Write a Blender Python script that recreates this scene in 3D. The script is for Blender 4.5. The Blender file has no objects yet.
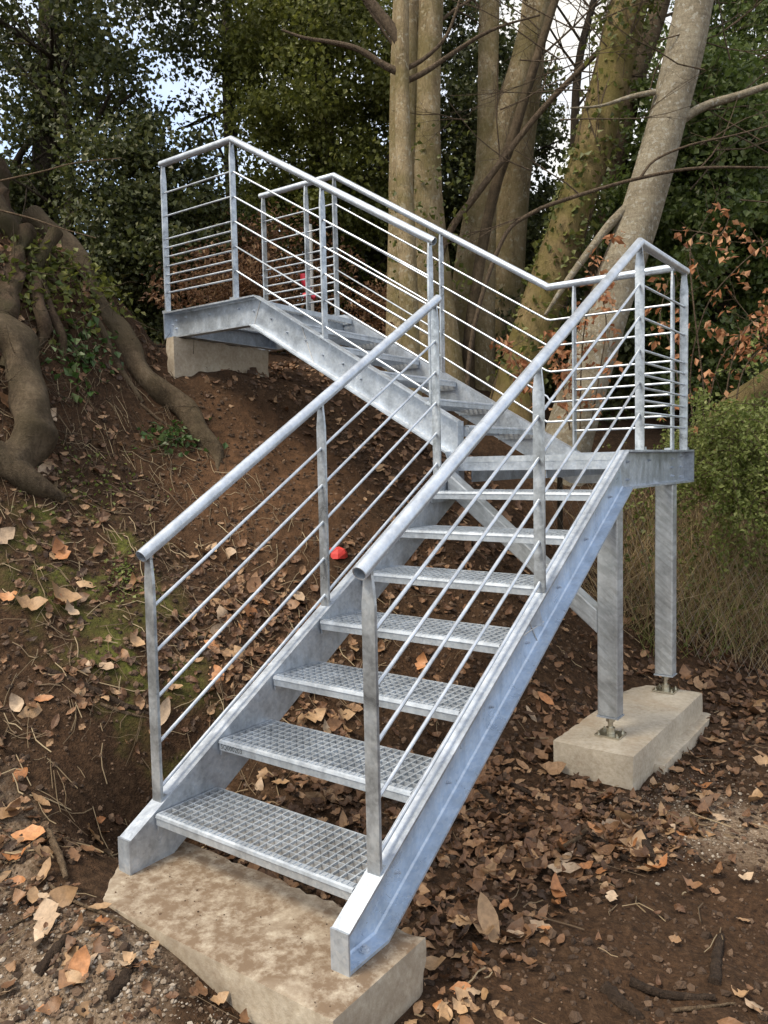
import bpy, math, random
import numpy as np
from mathutils import Vector, Matrix

random.seed(11)
rng = np.random.default_rng(11)
R = math.radians
scene = bpy.context.scene
col = scene.collection

# ------------------------------------------------------------------ camera
CAM = np.array([1.84124599, -1.72319260, 1.40454097])
YAW, PITCH, ROLL, FPX = 0.629991594, -0.0629093133, -0.0202487586, 795.075
_cy, _sy, _cp, _sp = math.cos(YAW), math.sin(YAW), math.cos(PITCH), math.sin(PITCH)
FW = np.array([-_sy*_cp, _cy*_cp, _sp])
_rt = np.array([_cy, _sy, 0.0])
_up = np.cross(_rt, FW)
RT = math.cos(ROLL)*_rt + math.sin(ROLL)*_up
UP = -math.sin(ROLL)*_rt + math.cos(ROLL)*_up
cd = bpy.data.cameras.new('camera')
cam = bpy.data.objects.new('camera', cd); col.objects.link(cam)
cam.matrix_world = Matrix(((RT[0], UP[0], -FW[0], CAM[0]), (RT[1], UP[1], -FW[1], CAM[1]),
                           (RT[2], UP[2], -FW[2], CAM[2]), (0, 0, 0, 1)))
cd.sensor_fit = 'VERTICAL'; cd.sensor_height = 36.0; cd.lens = FPX*36.0/1024.0
cd.clip_start = 0.05; cd.clip_end = 500
scene.camera = cam

# ------------------------------------------------------------------ light
SUN_EL, SUN_AZ = R(56), R(205)          # azimuth clockwise from +Y: behind the camera, to its left
world = bpy.data.worlds.new('World'); scene.world = world; world.use_nodes = True
wt = world.node_tree
sky = wt.nodes.new('ShaderNodeTexSky'); sky.sky_type = 'NISHITA'; sky.sun_disc = False
sky.sun_elevation = SUN_EL; sky.sun_rotation = SUN_AZ
sky.air_density = 1.0; sky.dust_density = 1.5; sky.ozone_density = 1.0
tc = wt.nodes.new('ShaderNodeTexCoord'); cn = wt.nodes.new('ShaderNodeTexNoise')      # broken pale cloud over the whole dome
cn.inputs['Scale'].default_value = 2.6; cn.inputs['Detail'].default_value = 6; cn.inputs['Roughness'].default_value = .55
wt.links.new(tc.outputs['Generated'], cn.inputs['Vector'])
cr = wt.nodes.new('ShaderNodeValToRGB'); cr.color_ramp.elements[0].position = .36; cr.color_ramp.elements[0].color = (.25,)*3+(1,); cr.color_ramp.elements[1].position = .56; cr.color_ramp.elements[1].color = (.95,)*3+(1,)
wt.links.new(cn.outputs['Fac'], cr.inputs[0])
cm = wt.nodes.new('ShaderNodeMix'); cm.data_type = 'RGBA'; cm.inputs[7].default_value = (3.3, 3.15, 2.85, 1)
wt.links.new(cr.outputs[0], cm.inputs[0]); wt.links.new(sky.outputs[0], cm.inputs[6])
wt.links.new(cm.outputs[2], wt.nodes['Background'].inputs['Color'])
wt.nodes['Background'].inputs['Strength'].default_value = 0.15
sl = bpy.data.lights.new('sun', 'SUN'); sl.energy = 1.5; sl.angle = R(20); sl.color = (1.0, 0.87, 0.66)
sun = bpy.data.objects.new('sun', sl); col.objects.link(sun)
sdir = Vector((math.sin(SUN_AZ)*math.cos(SUN_EL), math.cos(SUN_AZ)*math.cos(SUN_EL), math.sin(SUN_EL)))
sun.rotation_euler = sdir.to_track_quat('Z', 'Y').to_euler(); sun.location = (6, -6, 9)
scene.view_settings.view_transform = 'Standard'; scene.view_settings.look = 'None'
scene.view_settings.exposure = 1.36; scene.view_settings.gamma = 1.0

# ------------------------------------------------------------------ helpers
def pix(px, py, depth):                  # a pixel and a distance along the view -> point
    return CAM + (FW + RT*((px-384)/FPX) + UP*((512-py)/FPX))*depth

_tab = rng.random((256, 256))
def vnoise(x, y):
    x = np.asarray(x, float); y = np.asarray(y, float)
    xi = np.floor(x).astype(int); yi = np.floor(y).astype(int)
    fx = x-xi; fy = y-yi; fx = fx*fx*(3-2*fx); fy = fy*fy*(3-2*fy)
    a = _tab[xi & 255, yi & 255]; b = _tab[(xi+1) & 255, yi & 255]
    c = _tab[xi & 255, (yi+1) & 255]; d = _tab[(xi+1) & 255, (yi+1) & 255]
    return (a*(1-fx)+b*fx)*(1-fy)+(c*(1-fx)+d*fx)*fy-0.5

def sramp(s, k=0.25): return 0.5*(s+np.sqrt(s*s+k*k))
def sstep(a, b, x):
    t = np.clip((x-a)/(b-a), 0, 1); return t*t*(3-2*t)

def H(x, y):                              # ground height
    x = np.asarray(x, float); y = np.asarray(y, float)
    wob = 0.30*vnoise(x*0.6+3.1, y*0.6+7.7)
    s = (x+0.8)*-0.91+y*0.41+wob
    z = -0.165+0.115*sstep(0.55, -0.75, x)*sstep(1.5, 0.2, y)
    z = z+0.74*sramp(s)-0.60*sramp(s-3.25, 0.5)+0.03*sramp(-x-1.0)
    z = z+0.95*np.exp(-(((x+3.25)/0.75)**2+((y-0.55)/0.75)**2))
    z = z-0.52*np.exp(-(((x+0.80)/0.21)**2+((y-0.36)/0.32)**2))+0.20*np.exp(-(((x+2.62)/0.3)**2+((y-2.45)/0.5)**2))
    z = z+0.70*np.exp(-(((x+3.2)/0.5)**2+((y-1.4)/0.5)**2))+0.34*np.exp(-(((x+3.3)/0.36)**2+((y-2.0)/0.32)**2))
    z = z+0.08*np.exp(-(((x+.68)/0.22)**2+((y+.20)/0.2)**2))+0.125*np.exp(-(((x+.12)/0.42)**2+((y+.40)/0.17)**2))
    near = np.exp(-((x-0.2)**2+(y-0.8)**2)/60.0)
    onpad = 1-0.75*sstep(-0.08, 0.0, 0.62-np.abs(x))*sstep(-0.08, 0.0, 0.24-np.abs(y+0.04))
    rough = 0.055*vnoise(x*2.1, y*2.1)+0.035*vnoise(x*5.3+9, y*5.3)+0.026*vnoise(x*13.1, y*13.1+4)+0.016*vnoise(x*31, y*31)
    z = z+rough*(0.35+0.65*near)*onpad*(0.8+0.45*sstep(-0.3, 0.8, s))
    return z

def hit(px, py, tmax=40.0):
    d = pix(px, py, 1.0)-CAM
    t = np.arange(0.8, tmax, 0.01)
    P = CAM[None, :]+t[:, None]*d[None, :]
    h = H(P[:, 0], P[:, 1])
    k = np.nonzero(h > P[:, 2])[0]
    i = k[0] if len(k) else len(t)-1
    return P[i].copy(), float(t[i])

WORG = {}
def tag(o, label=None, cat=None, group=None, kind=None):
    if label: o['label'] = label
    if cat: o['category'] = cat
    if group: o['group'] = group
    if kind: o['kind'] = kind
    return o
def empty(name, loc, label=None, cat=None, group=None, parent=None):
    o = bpy.data.objects.new(name, None); col.objects.link(o)
    o.empty_display_size = 0.1
    WORG[o] = np.array(loc, float)
    if parent is not None:
        o.parent = parent; o.location = tuple(np.array(loc, float)-WORG[parent])
    else: o.location = tuple(loc)
    return tag(o, label, cat, group)

class MB:
    def __init__(s): s.v = []; s.f = []; s.sm = []
    def add(s, verts, faces, smooth=False):
        b = len(s.v); s.v.extend([tuple(map(float, q)) for q in verts])
        s.f.extend([tuple(i+b for i in q) for q in faces]); s.sm.extend([smooth]*len(faces)); return s
    def box(s, lo, hi, M=None):
        x0, y0, z0 = lo; x1, y1, z1 = hi
        v = [(x0,y0,z0),(x1,y0,z0),(x1,y1,z0),(x0,y1,z0),(x0,y0,z1),(x1,y0,z1),(x1,y1,z1),(x0,y1,z1)]
        if M is not None: v = [tuple(M @ Vector(q)) for q in v]
        return s.add(v, [(0,3,2,1),(4,5,6,7),(0,1,5,4),(1,2,6,5),(2,3,7,6),(3,0,4,7)])
    def prism(s, poly, to3a, to3b):       # 2D polygon, two placements
        n = len(poly); v = [to3a(*q) for q in poly]+[to3b(*q) for q in poly]
        return s.add(v, [tuple(range(n))[::-1], tuple(range(n, 2*n))]+[(i, (i+1) % n, n+(i+1) % n, n+i) for i in range(n)])
    def tube(s, pts, rad, n=10, caps=True, hollow=0, bump=0.0, smooth=True):
        P = [np.array(q, float) for q in pts]; m = len(P)
        rad = [rad]*m if np.isscalar(rad) else list(rad)
        T = []
        for i in range(m):
            a = P[i]-P[max(i-1, 0)]; b = P[min(i+1, m-1)]-P[i]
            a = a/(np.linalg.norm(a)+1e-9); b = b/(np.linalg.norm(b)+1e-9)
            if i == 0: a = b
            if i == m-1: b = a
            t = a+b; T.append(t/(np.linalg.norm(t)+1e-9))
        ref = np.array([0, 0, 1.0]) if abs(T[0][2]) < 0.9 else np.array([1.0, 0, 0])
        u = np.cross(T[0], ref); u /= np.linalg.norm(u)
        rings = []
        ph = random.random()*50
        for i in range(m):
            u = u-T[i]*np.dot(u, T[i]); u /= np.linalg.norm(u); w = np.cross(T[i], u)
            k = 1.0
            if 0 < i < m-1:
                a = P[i]-P[i-1]; c = np.dot(a/(np.linalg.norm(a)+1e-9), T[i]); k = 1.0/max(c, .6)
            ring = []
            for j in range(n):
                a = 2*math.pi*j/n
                rr = rad[i]*(1+bump*(math.sin(a*3+i*.7+ph)*.5+math.sin(a*2-i*.43+ph*2)*.5+random.uniform(-.4, .4))) if bump else rad[i]
                ring.append(P[i]+(u*math.cos(a)+w*math.sin(a))*rr)
            rings.append(ring)
        v = [q for r_ in rings for q in r_]
        f = [(i*n+j, i*n+(j+1) % n, (i+1)*n+(j+1) % n, (i+1)*n+j) for i in range(m-1) for j in range(n)]
        s.add(v, f, smooth)
        if caps and not hollow:
            s.add(rings[0], [tuple(range(n))[::-1]]); s.add(rings[-1], [tuple(range(n))])
        if hollow:
            for e, sg in ((0, 1), (m-1, -1)):
                c = P[e]; t = T[e]*sg
                o_ = rings[e]; i_ = [c+(q-c)*hollow for q in o_]; d_ = [q+t*0.07 for q in i_]
                f = [(j, (j+1) % n, n+(j+1) % n, n+j) for j in range(n)]
                s.add(o_+i_, f); s.add(i_+d_, f); s.add(d_, [tuple(range(n))])
        return s
    def build(s, name, mat, parent=None, label=None, cat=None, group=None, kind=None, org=None):
        V = np.array(s.v)
        if org is None: org = np.array([(V[:,0].min()+V[:,0].max())/2, (V[:,1].min()+V[:,1].max())/2, V[:,2].min()])
        org = np.array(org, float)
        me = bpy.data.meshes.new(name); me.from_pydata((V-org).tolist(), [], s.f); me.update()
        me.polygons.foreach_set('use_smooth', s.sm)
        me.materials.append(mat)
        o = bpy.data.objects.new(name, me); col.objects.link(o)
        WORG[o] = org
        if parent is not None: o.parent = parent; o.location = tuple(org-WORG[parent])
        else: o.location = tuple(org)
        return tag(o, label, cat, group, kind)

def npmesh(name, V, F, mat, parent=None, label=None, cat=None, group=None, kind=None, smooth=False, org=None):
    """many triangles/quads at once: V (n,3), F (m,k)"""
    V = np.asarray(V, float); F = np.asarray(F, np.int32); k = F.shape[1]
    if org is None: org = np.array([V[:,0].mean(), V[:,1].mean(), V[:,2].min()])
    org = np.array(org, float)
    me = bpy.data.meshes.new(name)
    me.vertices.add(len(V)); me.vertices.foreach_set('co', (V-org).astype(np.float32).ravel())
    me.loops.add(F.size); me.loops.foreach_set('vertex_index', F.ravel())
    me.polygons.add(len(F)); me.polygons.foreach_set('loop_start', np.arange(0, F.size, k, dtype=np.int32))
    me.polygons.foreach_set('loop_total', np.full(len(F), k, np.int32))
    me.polygons.foreach_set('use_smooth', np.full(len(F), smooth))
    me.update(calc_edges=True); me.materials.append(mat)
    o = bpy.data.objects.new(name, me); col.objects.link(o); WORG[o] = org
    if parent is not None: o.parent = parent; o.location = tuple(org-WORG[parent])
    else: o.location = tuple(org)
    return tag(o, label, cat, group, kind)

def catmull(pts, n=6):
    P = [np.array(q, float) for q in pts]; P = [2*P[0]-P[1]]+P+[2*P[-1]-P[-2]]; out = []
    for i in range(1, len(P)-2):
        for k in range(n):
            t = k/n; a, b, c, d = P[i-1], P[i], P[i+1], P[i+2]
            out.append(0.5*((2*b)+(c-a)*t+(2*a-5*b+4*c-d)*t*t+(3*b-3*c+d-a)*t**3))
    out.append(P[-2]); return out
def lerp_r(rs, m):
    return list(np.interp(np.linspace(0, len(rs)-1, m), range(len(rs)), rs))

# ------------------------------------------------------------------ materials
class NM:
    def __init__(s, name):
        s.m = bpy.data.materials.new(name); s.m.use_nodes = True; s.t = s.m.node_tree
        s.b = s.t.nodes['Principled BSDF']
        s.pos = s.t.nodes.new('ShaderNodeNewGeometry')
    def n(s, typ, **kw):
        q = s.t.nodes.new(typ)
        for k, v in kw.items():
            if k in q.inputs: q.inputs[k].default_value = v
            else: setattr(q, k, v)
        return q
    def l(s, a, b): s.t.links.new(a, b)
    def noise(s, scale, detail=4, rough=.55, vec=None, dist=0):
        q = s.n('ShaderNodeTexNoise', Scale=scale, Detail=detail, Roughness=rough, Distortion=dist)
        s.l(vec if vec is not None else s.pos.outputs['Position'], q.inputs['Vector']); return q.outputs['Fac']
    def stretch(s, sx, sy, sz, rx=0, ry=0, rz=0):
        q = s.n('ShaderNodeMapping', vector_type='TEXTURE'); q.inputs['Scale'].default_value = (1/sx, 1/sy, 1/sz); q.inputs['Rotation'].default_value = (rx, ry, rz)
        s.l(s.pos.outputs['Position'], q.inputs['Vector']); return q.outputs[0]
    def ramp(s, fac, stops):
        q = s.n('ShaderNodeValToRGB'); e = q.color_ramp.elements
        while len(e) < len(stops): e.new(0.5)
        for i, (p, c) in enumerate(stops):
            e[i].position = p; e[i].color = (c[0], c[1], c[2], 1) if not np.isscalar(c) else (c, c, c, 1)
        s.l(fac, q.inputs[0]); return q.outputs[0]
    def mix(s, fac, a, b, mode='MIX'):
        q = s.n('ShaderNodeMix', data_type='RGBA', blend_type=mode)
        for i, v in ((0, fac), (6, a), (7, b)):
            if hasattr(v, 'links') or hasattr(v, 'is_linked'): s.l(v, q.inputs[i])
            else: q.inputs[i].default_value = v if np.isscalar(v) else (v[0], v[1], v[2], 1)
        return q.outputs[2]
    def math(s, op, a, b=0.0):
        q = s.n('ShaderNodeMath', operation=op)
        for i, v in ((0, a), (1, b)):
            if np.isscalar(v): q.inputs[i].default_value = v
            else: s.l(v, q.inputs[i])
        return q.outputs[0]
    def bump(s, h, strength=.4, dist=.01):
        q = s.n('ShaderNodeBump', Strength=strength, Distance=dist); s.l(h, q.inputs['Height'])
        s.l(q.outputs[0], s.b.inputs['Normal'])
    def col(s, c): s.l(c, s.b.inputs['Base Color'])
    def set(s, **kw):
        for k, v in kw.items(): s.b.inputs[k.replace('_', ' ')].default_value = v

def galv(name, tint=(.96, .99, 1.03), lo=.50, hi=.74, streak=None, rough=(.30, .48), metal=.62):
    m = NM(name)
    vo = m.n('ShaderNodeTexVoronoi', Scale=95.0); m.l(m.pos.outputs['Position'], vo.inputs['Vector'])
    a = m.noise(9, 5, .6, dist=.6)
    b = m.noise(38, 3)
    c = m.math('ADD', m.math('MULTIPLY', a, .75), m.math('MULTIPLY', b, .25))
    base = m.ramp(c, [(.34, tuple(lo*t for t in tint)), (.62, tuple(hi*t for t in tint))])
    vg = m.n('ShaderNodeRGBToBW'); m.l(vo.outputs['Color'], vg.inputs[0])
    base = m.mix(.16, base, vg.outputs[0], 'OVERLAY')
    run = m.noise(14, 4, .6, vec=m.stretch(1, 1, .12))
    base = m.mix(.35, base, m.ramp(run, [(.38, .55), (.58, 1.0)]), 'MULTIPLY')
    if streak is not None:
        st = m.noise(6, 3, .6, vec=m.stretch(*streak))
        base = m.mix(.38, base, m.ramp(st, [(.42, .18), (.54, .85)]), 'MULTIPLY')
        base = m.mix(.2, base, (.55, .57, .58))
    m.col(base); m.l(m.ramp(a, [(.3, rough[0]), (.7, rough[1])]), m.b.inputs['Roughness'])
    m.set(Metallic=metal); m.bump(c, .12, .004); return m.m
M = {}
M['galv'] = galv('galvanised_steel', tint=(.88, .98, 1.12), lo=.42, hi=.66, metal=.55, rough=(.32, .5))
M['galv_sky_tint'] = galv('zinc_painted_sky_reflection', tint=(.76, .91, 1.12), lo=.60, hi=.76, metal=.45, rough=(.25, .38))  # blue of the reflected sky put into the steel's base colour
M['galv_post'] = galv('galvanised_flat_bar', tint=(.92, 1.0, 1.09), lo=.26, hi=.66, rough=(.25, .45), metal=.6)
M['galv_column'] = galv('galvanised_column', lo=.50, hi=.74, tint=(.93, 1.0, 1.07), streak=(1.2, 1.2, 7, 0, .7, 0), rough=(.35, .55))
M['galv_grate'] = galv('galvanised_grating', tint=(.90, .99, 1.10), lo=.48, hi=.68, rough=(.38, .5), metal=.6)
M['galv_tube'] = galv('galvanised_tube', tint=(.90, .99, 1.12), lo=.56, hi=.74, rough=(.30, .42))
m = NM('zinc_bolt'); m.col(m.ramp(m.noise(60), [(.3, (.45, .43, .36)), (.7, (.65, .63, .55))])); m.set(Metallic=1.0, Roughness=.35); M['bolt'] = m.m
m = NM('weld'); m.col(m.ramp(m.noise(120), [(.3, .5), (.7, .75)])); m.set(Metallic=.7, Roughness=.5); m.bump(m.noise(160), .6, .003); M['weld'] = m.m

def concrete(name, stain, smin, smax):
    m = NM(name)
    a = m.noise(5, 6, .65); b = m.noise(45, 4, .7); c = m.noise(2.6, 4, .6, dist=.8)
    base = m.ramp(a, [(.3, (.36, .30, .225)), (.55, (.50, .43, .33)), (.75, (.58, .53, .44))])
    base = m.mix(.35, base, m.ramp(b, [(.35, (.24, .21, .17)), (.65, (.58, .55, .49))]))
    up = m.n('ShaderNodeSeparateXYZ'); m.l(m.pos.outputs['Normal'], up.inputs[0])
    k = m.math('MULTIPLY', m.ramp(c, [(smin, 0.0), (smax, 1.0)]), m.ramp(up.outputs[2], [(.2, .45), (.9, 1.0)]))
    k2 = m.math('MULTIPLY', k, m.ramp(m.noise(16, 7, .72), [(.36, .30), (.56, 1.0)]))
    base = m.mix(k2, base, stain)
    m.col(base); m.set(Roughness=.9)
    m.bump(m.math('ADD', m.math('MULTIPLY', a, .6), m.math('MULTIPLY', b, .4)), .5, .012); return m.m
M['pad_foot'] = concrete('soiled_concrete', (.165, .115, .075), .16, .46)
M['pad_col'] = concrete('clean_concrete', (.36, .27, .18), .46, .74)
M['pad_abut'] = concrete('earthy_concrete', (.17, .12, .078), .30, .58)

m = NM('soil')
a = m.noise(3.2, 6, .65); b = m.noise(28, 5, .7); c = m.noise(1.1, 3)
sc = m.ramp(b, [(.28, (.014, .008, .005)), (.5, (.042, .024, .013)), (.72, (.105, .063, .037))])
sc = m.mix(m.ramp(a, [(.40, 0.0), (.62, .75)]), sc, m.ramp(m.noise(60, 3), [(.35, (.026, .014, .008)), (.65, (.080, .044, .024))]))
# pale trodden gravelly earth beside the footings
spp = m.n('ShaderNodeSeparateXYZ'); m.l(m.pos.outputs['Position'], spp.inputs[0])
def blob(cx, cy, r):
    dx = m.math('MULTIPLY', m.math('SUBTRACT', spp.outputs[0], cx), 1.0/r); dy = m.math('MULTIPLY', m.math('SUBTRACT', spp.outputs[1], cy), 1.0/r)
    d = m.math('ADD', m.math('MULTIPLY', dx, dx), m.math('MULTIPLY', dy, dy))
    return m.ramp(m.math('ADD', d, m.math('MULTIPLY', m.noise(7, 4), .9)), [(.45, 1.0), (1.0, 0.0)])
pale = m.ramp(m.noise(55, 4, .75), [(.38, (.12, .085, .055)), (.55, (.24, .18, .13)), (.7, (.40, .33, .26))])
sc = m.mix(blob(1.15, 1.75, .55), sc, pale); sc = m.mix(blob(-.15, -.62, .55), sc, pale); sc = m.mix(blob(-.95, -.45, .5), sc, pale)
red = m.ramp(m.noise(20, 5, .65), [(.3, (.046, .024, .012)), (.7, (.150, .080, .042))])
sc = m.mix(blob(-1.9, 2.0, 1.15), sc, red)
moss = m.ramp(m.noise(45, 3), [(.3, (.045, .055, .012)), (.7, (.13, .14, .03))])
mm = m.math('MULTIPLY', m.ramp(m.noise(4.5, 4), [(.44, 0.0), (.56, .9)]), m.math('MAXIMUM', blob(-1.75, .65, .7), blob(-1.3, .6, .5)))
sc = m.mix(mm, sc, moss)
m.col(sc); m.set(Roughness=.95); m.b.inputs['Specular IOR Level'].default_value = .2
m.bump(m.math('ADD', m.math('MULTIPLY', b, .6), m.math('MULTIPLY', m.noise(110, 3), .35)), .9, .03); M['soil'] = m.m

def leafmat(name, stops, rough=.45, transl=.25, vein=None):
    m = NM(name)
    rnd = m.pos.outputs['Random Per Island']
    c = m.ramp(rnd, stops)
    c = m.mix(.3, c, m.ramp(m.noise(2.2, 2), [(.35, .45), (.65, 1.0)]), 'MULTIPLY')
    if vein: c = m.mix(.45, c, m.ramp(m.noise(vein, 4, .65), [(.35, .35), (.62, 1.0)]), 'MULTIPLY')
    m.col(c); m.set(Roughness=rough)
    if transl:
        t = m.n('ShaderNodeBsdfTranslucent'); m.l(c, t.inputs['Color'])
        x = m.n('ShaderNodeMixShader'); x.inputs[0].default_value = transl
        out = m.t.nodes['Material Output']
        m.l(m.b.outputs[0], x.inputs[1]); m.l(t.outputs[0], x.inputs[2]); m.l(x.outputs[0], out.inputs['Surface'])
    return m.m
M['holly'] = leafmat('holly_leaf', [(0, (.032, .044, .014)), (.5, (.075, .092, .028)), (.9, (.12, .138, .044)), (1, (.20, .20, .08))], .48, .4)
M['yew'] = leafmat('evergreen_leaf', [(0, (.075, .090, .014)), (.5, (.155, .175, .034)), (.9, (.21, .23, .052)), (1, (.27, .27, .09))], .55, .45)
M['laurel'] = leafmat('laurel_leaf', [(0, (.05, .08, .017)), (.5, (.115, .165, .040)), (.9, (.17, .225, .062)), (1, (.24, .28, .11))], .42, .45)
M['fine'] = leafmat('fine_shrub_leaf', [(0, (.11, .15, .028)), (.5, (.21, .26, .065)), (1, (.34, .38, .14))], .55, .45)
M['ivy'] = leafmat('ivy_leaf', [(0, (.06, .08, .015)), (.5, (.12, .145, .03)), (1, (.21, .22, .06))], .5, .3)
M['herb'] = leafmat('herb_leaf', [(0, (.03, .07, .015)), (.6, (.07, .14, .03)), (1, (.2, .26, .12))], .45, .3)
M['bracken'] = leafmat('dead_bracken', [(0, (.075, .036, .018)), (.6, (.17, .085, .04)), (1, (.27, .17, .09))], .8, .25)
M['beech'] = leafmat('dry_beech_leaf', [(0, (.28, .105, .045)), (.5, (.43, .19, .085)), (1, (.58, .33, .18))], .6, .3)
M['litter'] = leafmat('dead_leaf_litter', [(0, (.055, .028, .014)), (.4, (.145, .070, .034)), (.75, (.27, .145, .074)), (1, (.42, .27, .155))], .6, .12, 60)
LEAFC = {'orange': ((.36, .15, .055), (.52, .25, .11)), 'tan': ((.30, .18, .09), (.46, .30, .17)), 'brown': ((.13, .065, .032), (.26, .14, .07)),
         'pale': ((.38, .27, .18), (.54, .41, .29))}
for k, (c0, c1) in LEAFC.items():
    m = NM('dead_leaf_'+k); oi = m.n('ShaderNodeObjectInfo')
    c = m.mix(oi.outputs['Random'], c0, c1)
    c = m.mix(.55, c, m.ramp(m.noise(55, 4, .65), [(.35, .40), (.62, 1.0)]), 'MULTIPLY')
    m.col(c); m.set(Roughness=.55); m.bump(m.noise(120, 3), .4, .004); M['leaf_'+k] = m.m
m = NM('dry_stem'); m.col(m.ramp(m.pos.outputs['Random Per Island'], [(0, (.09, .06, .035)), (.6, (.20, .145, .085)), (1, (.34, .27, .17))])); m.set(Roughness=.8); M['dry'] = m.m
m = NM('dry_grass'); m.col(m.ramp(m.pos.outputs['Random Per Island'], [(0, (.15, .10, .05)), (.6, (.30, .215, .115)), (1, (.46, .37, .22))])); m.set(Roughness=.8); M['drygrass'] = m.m
m = NM('gravel_stone'); c = m.ramp(m.pos.outputs['Random Per Island'], [(0, (.09, .06, .04)), (.55, (.22, .17, .125)), (1, (.46, .41, .35))])
m.col(m.mix(.5, c, m.ramp(m.noise(80, 3), [(.35, .5), (.65, 1.0)]), 'MULTIPLY')); m.set(Roughness=.9); M['gravel'] = m.m
m = NM('soil_clod'); m.col(m.ramp(m.pos.outputs['Random Per Island'], [(0, (.035, .021, .013)), (.6, (.085, .052, .032)), (1, (.16, .105, .07))])); m.set(Roughness=.95); m.bump(m.noise(140, 3), .8, .01); M['clod'] = m.m

def bark(name, stops, spots=None, moss=None, scale=7, zs=.35, bands=False, crack=1.2):
    m = NM(name)
    a = m.noise(scale, 6, .65, vec=m.stretch(1, 1, zs)); b = m.noise(42, 4, .7, vec=m.stretch(1, 1, .5))
    k = m.math('ADD', m.math('MULTIPLY', a, .65), m.math('MULTIPLY', b, .35))
    c = m.ramp(k, stops)
    if bands:
        c = m.mix(.35, c, m.ramp(m.noise(4, 4, .6, vec=m.stretch(.6, .6, 9)), [(.38, .45), (.6, 1.0)]), 'MULTIPLY')
    c = m.mix(.42, c, m.ramp(m.noise(75, 5, .75, vec=m.stretch(1, 1, .45)), [(.38, .38), (.56, 1.0)]), 'MULTIPLY')
    if spots: c = m.mix(m.ramp(m.noise(24, 3, .6), [(.56, 0.0), (.64, .8)]), c, spots)
    if moss: c = m.mix(m.ramp(m.noise(3.2, 4, .6), [(.42, 0.0), (.62, .75)]), c, moss)
    m.col(c); m.set(Roughness=.88); m.b.inputs['Specular IOR Level'].default_value = .25
    vc = m.n('ShaderNodeTexVoronoi', Scale=26.0, feature='DISTANCE_TO_EDGE'); m.l(m.stretch(1, 1, .28), vc.inputs['Vector'])
    m.bump(m.math('ADD', m.math('ADD', k, m.math('MULTIPLY', m.noise(110, 4, .75), .6)), m.math('MULTIPLY', m.math('MINIMUM', vc.outputs[0], .18), crack)), 1.0, .045); return m.m
M['bark_ash'] = bark('tan_bark', [(.34, (.18, .135, .08)), (.5, (.41, .32, .19)), (.66, (.56, .46, .31))], (.55, .50, .38), (.21, .175, .07), crack=1.1)
M['bark_root'] = bark('earthy_root_bark', [(.34, (.04, .026, .016)), (.5, (.10, .066, .042)), (.66, (.18, .125, .085))], None, (.06, .055, .025), 9, .7, False, .3)
M['bark_pale'] = bark('pale_grey_bark', [(.3, (.20, .17, .115)), (.5, (.42, .365, .27)), (.7, (.55, .50, .39))], (.52, .50, .44), None, 5, .8, True, .15)
M['bark_moss'] = bark('mossy_bark', [(.3, (.13, .095, .047)), (.5, (.30, .225, .11)), (.7, (.41, .32, .17))], None, (.17, .15, .04), crack=.5)
M['bark_dark'] = bark('dark_bark', [(.3, (.030, .024, .018)), (.5, (.065, .052, .038)), (.7, (.11, .092, .07))])
M['bark_brown'] = bark('smooth_brown_bark', [(.36, (.06, .043, .027)), (.5, (.15, .11, .07)), (.64, (.26, .20, .135))], None, (.10, .078, .045), 6, .8, True, 0.0)
M['twig'] = bark('twig_bark', [(.3, (.07, .05, .034)), (.5, (.15, .11, .075)), (.7, (.25, .19, .13))], None, None, 30, 1)
M['stick_dark'] = bark('wet_stick_bark', [(.3, (.030, .020, .014)), (.5, (.065, .043, .030)), (.7, (.12, .085, .06))], None, None, 30, 1)
M['stick_pale'] = bark('dry_stick_bark', [(.3, (.11, .072, .043)), (.5, (.20, .14, .088)), (.7, (.30, .23, .155))], None, None, 30, 1)
def plain(name, c, rough=.5, metal=0):
    m = NM(name); m.col(m.ramp(m.noise(30, 3), [(.3, tuple(q*.8 for q in c)), (.7, c)])); m.set(Roughness=rough, Metallic=metal); return m.m
M['red'] = plain('red_plastic', (.62, .05, .04), .35)
M['red_tape'] = plain('red_tape', (.55, .03, .06), .4)
M['white'] = plain('white_plastic', (.62, .62, .60), .5)
M['wire'] = plain('rusty_wire', (.36, .32, .27), .6, .3)
M['ink'] = plain('stamped_ink', (.03, .03, .03), .6)

# ------------------------------------------------------------------ ground
def axis(lo, hi, step, far):
    a = [np.arange(lo, hi, step)]
    d, q, up, dn = step, [], hi, lo
    ups, dns = [], []
    while up < far: ups.append(up); d *= 1.16; up += d
    d = step
    while dn > -far: d *= 1.16; dn -= d; dns.append(dn)
    return np.concatenate([np.array(dns[::-1]), a[0], np.array(ups)])
gx = axis(-4.0, 1.9, 0.022, 90); gy = axis(-1.1, 4.2, 0.024, 90)
GX, GY = np.meshgrid(gx, gy, indexing='ij')
GZ = H(GX, GY)
nx, ny = len(gx), len(gy)
idx = np.arange(nx*ny).reshape(nx, ny)
GF = np.stack([idx[:-1, :-1].ravel(), idx[1:, :-1].ravel(), idx[1:, 1:].ravel(), idx[:-1, 1:].ravel()], 1)
ground = npmesh('ground', np.stack([GX.ravel(), GY.ravel(), GZ.ravel()], 1), GF, M['soil'], smooth=True, kind='structure', org=(0, 0, 0))

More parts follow.
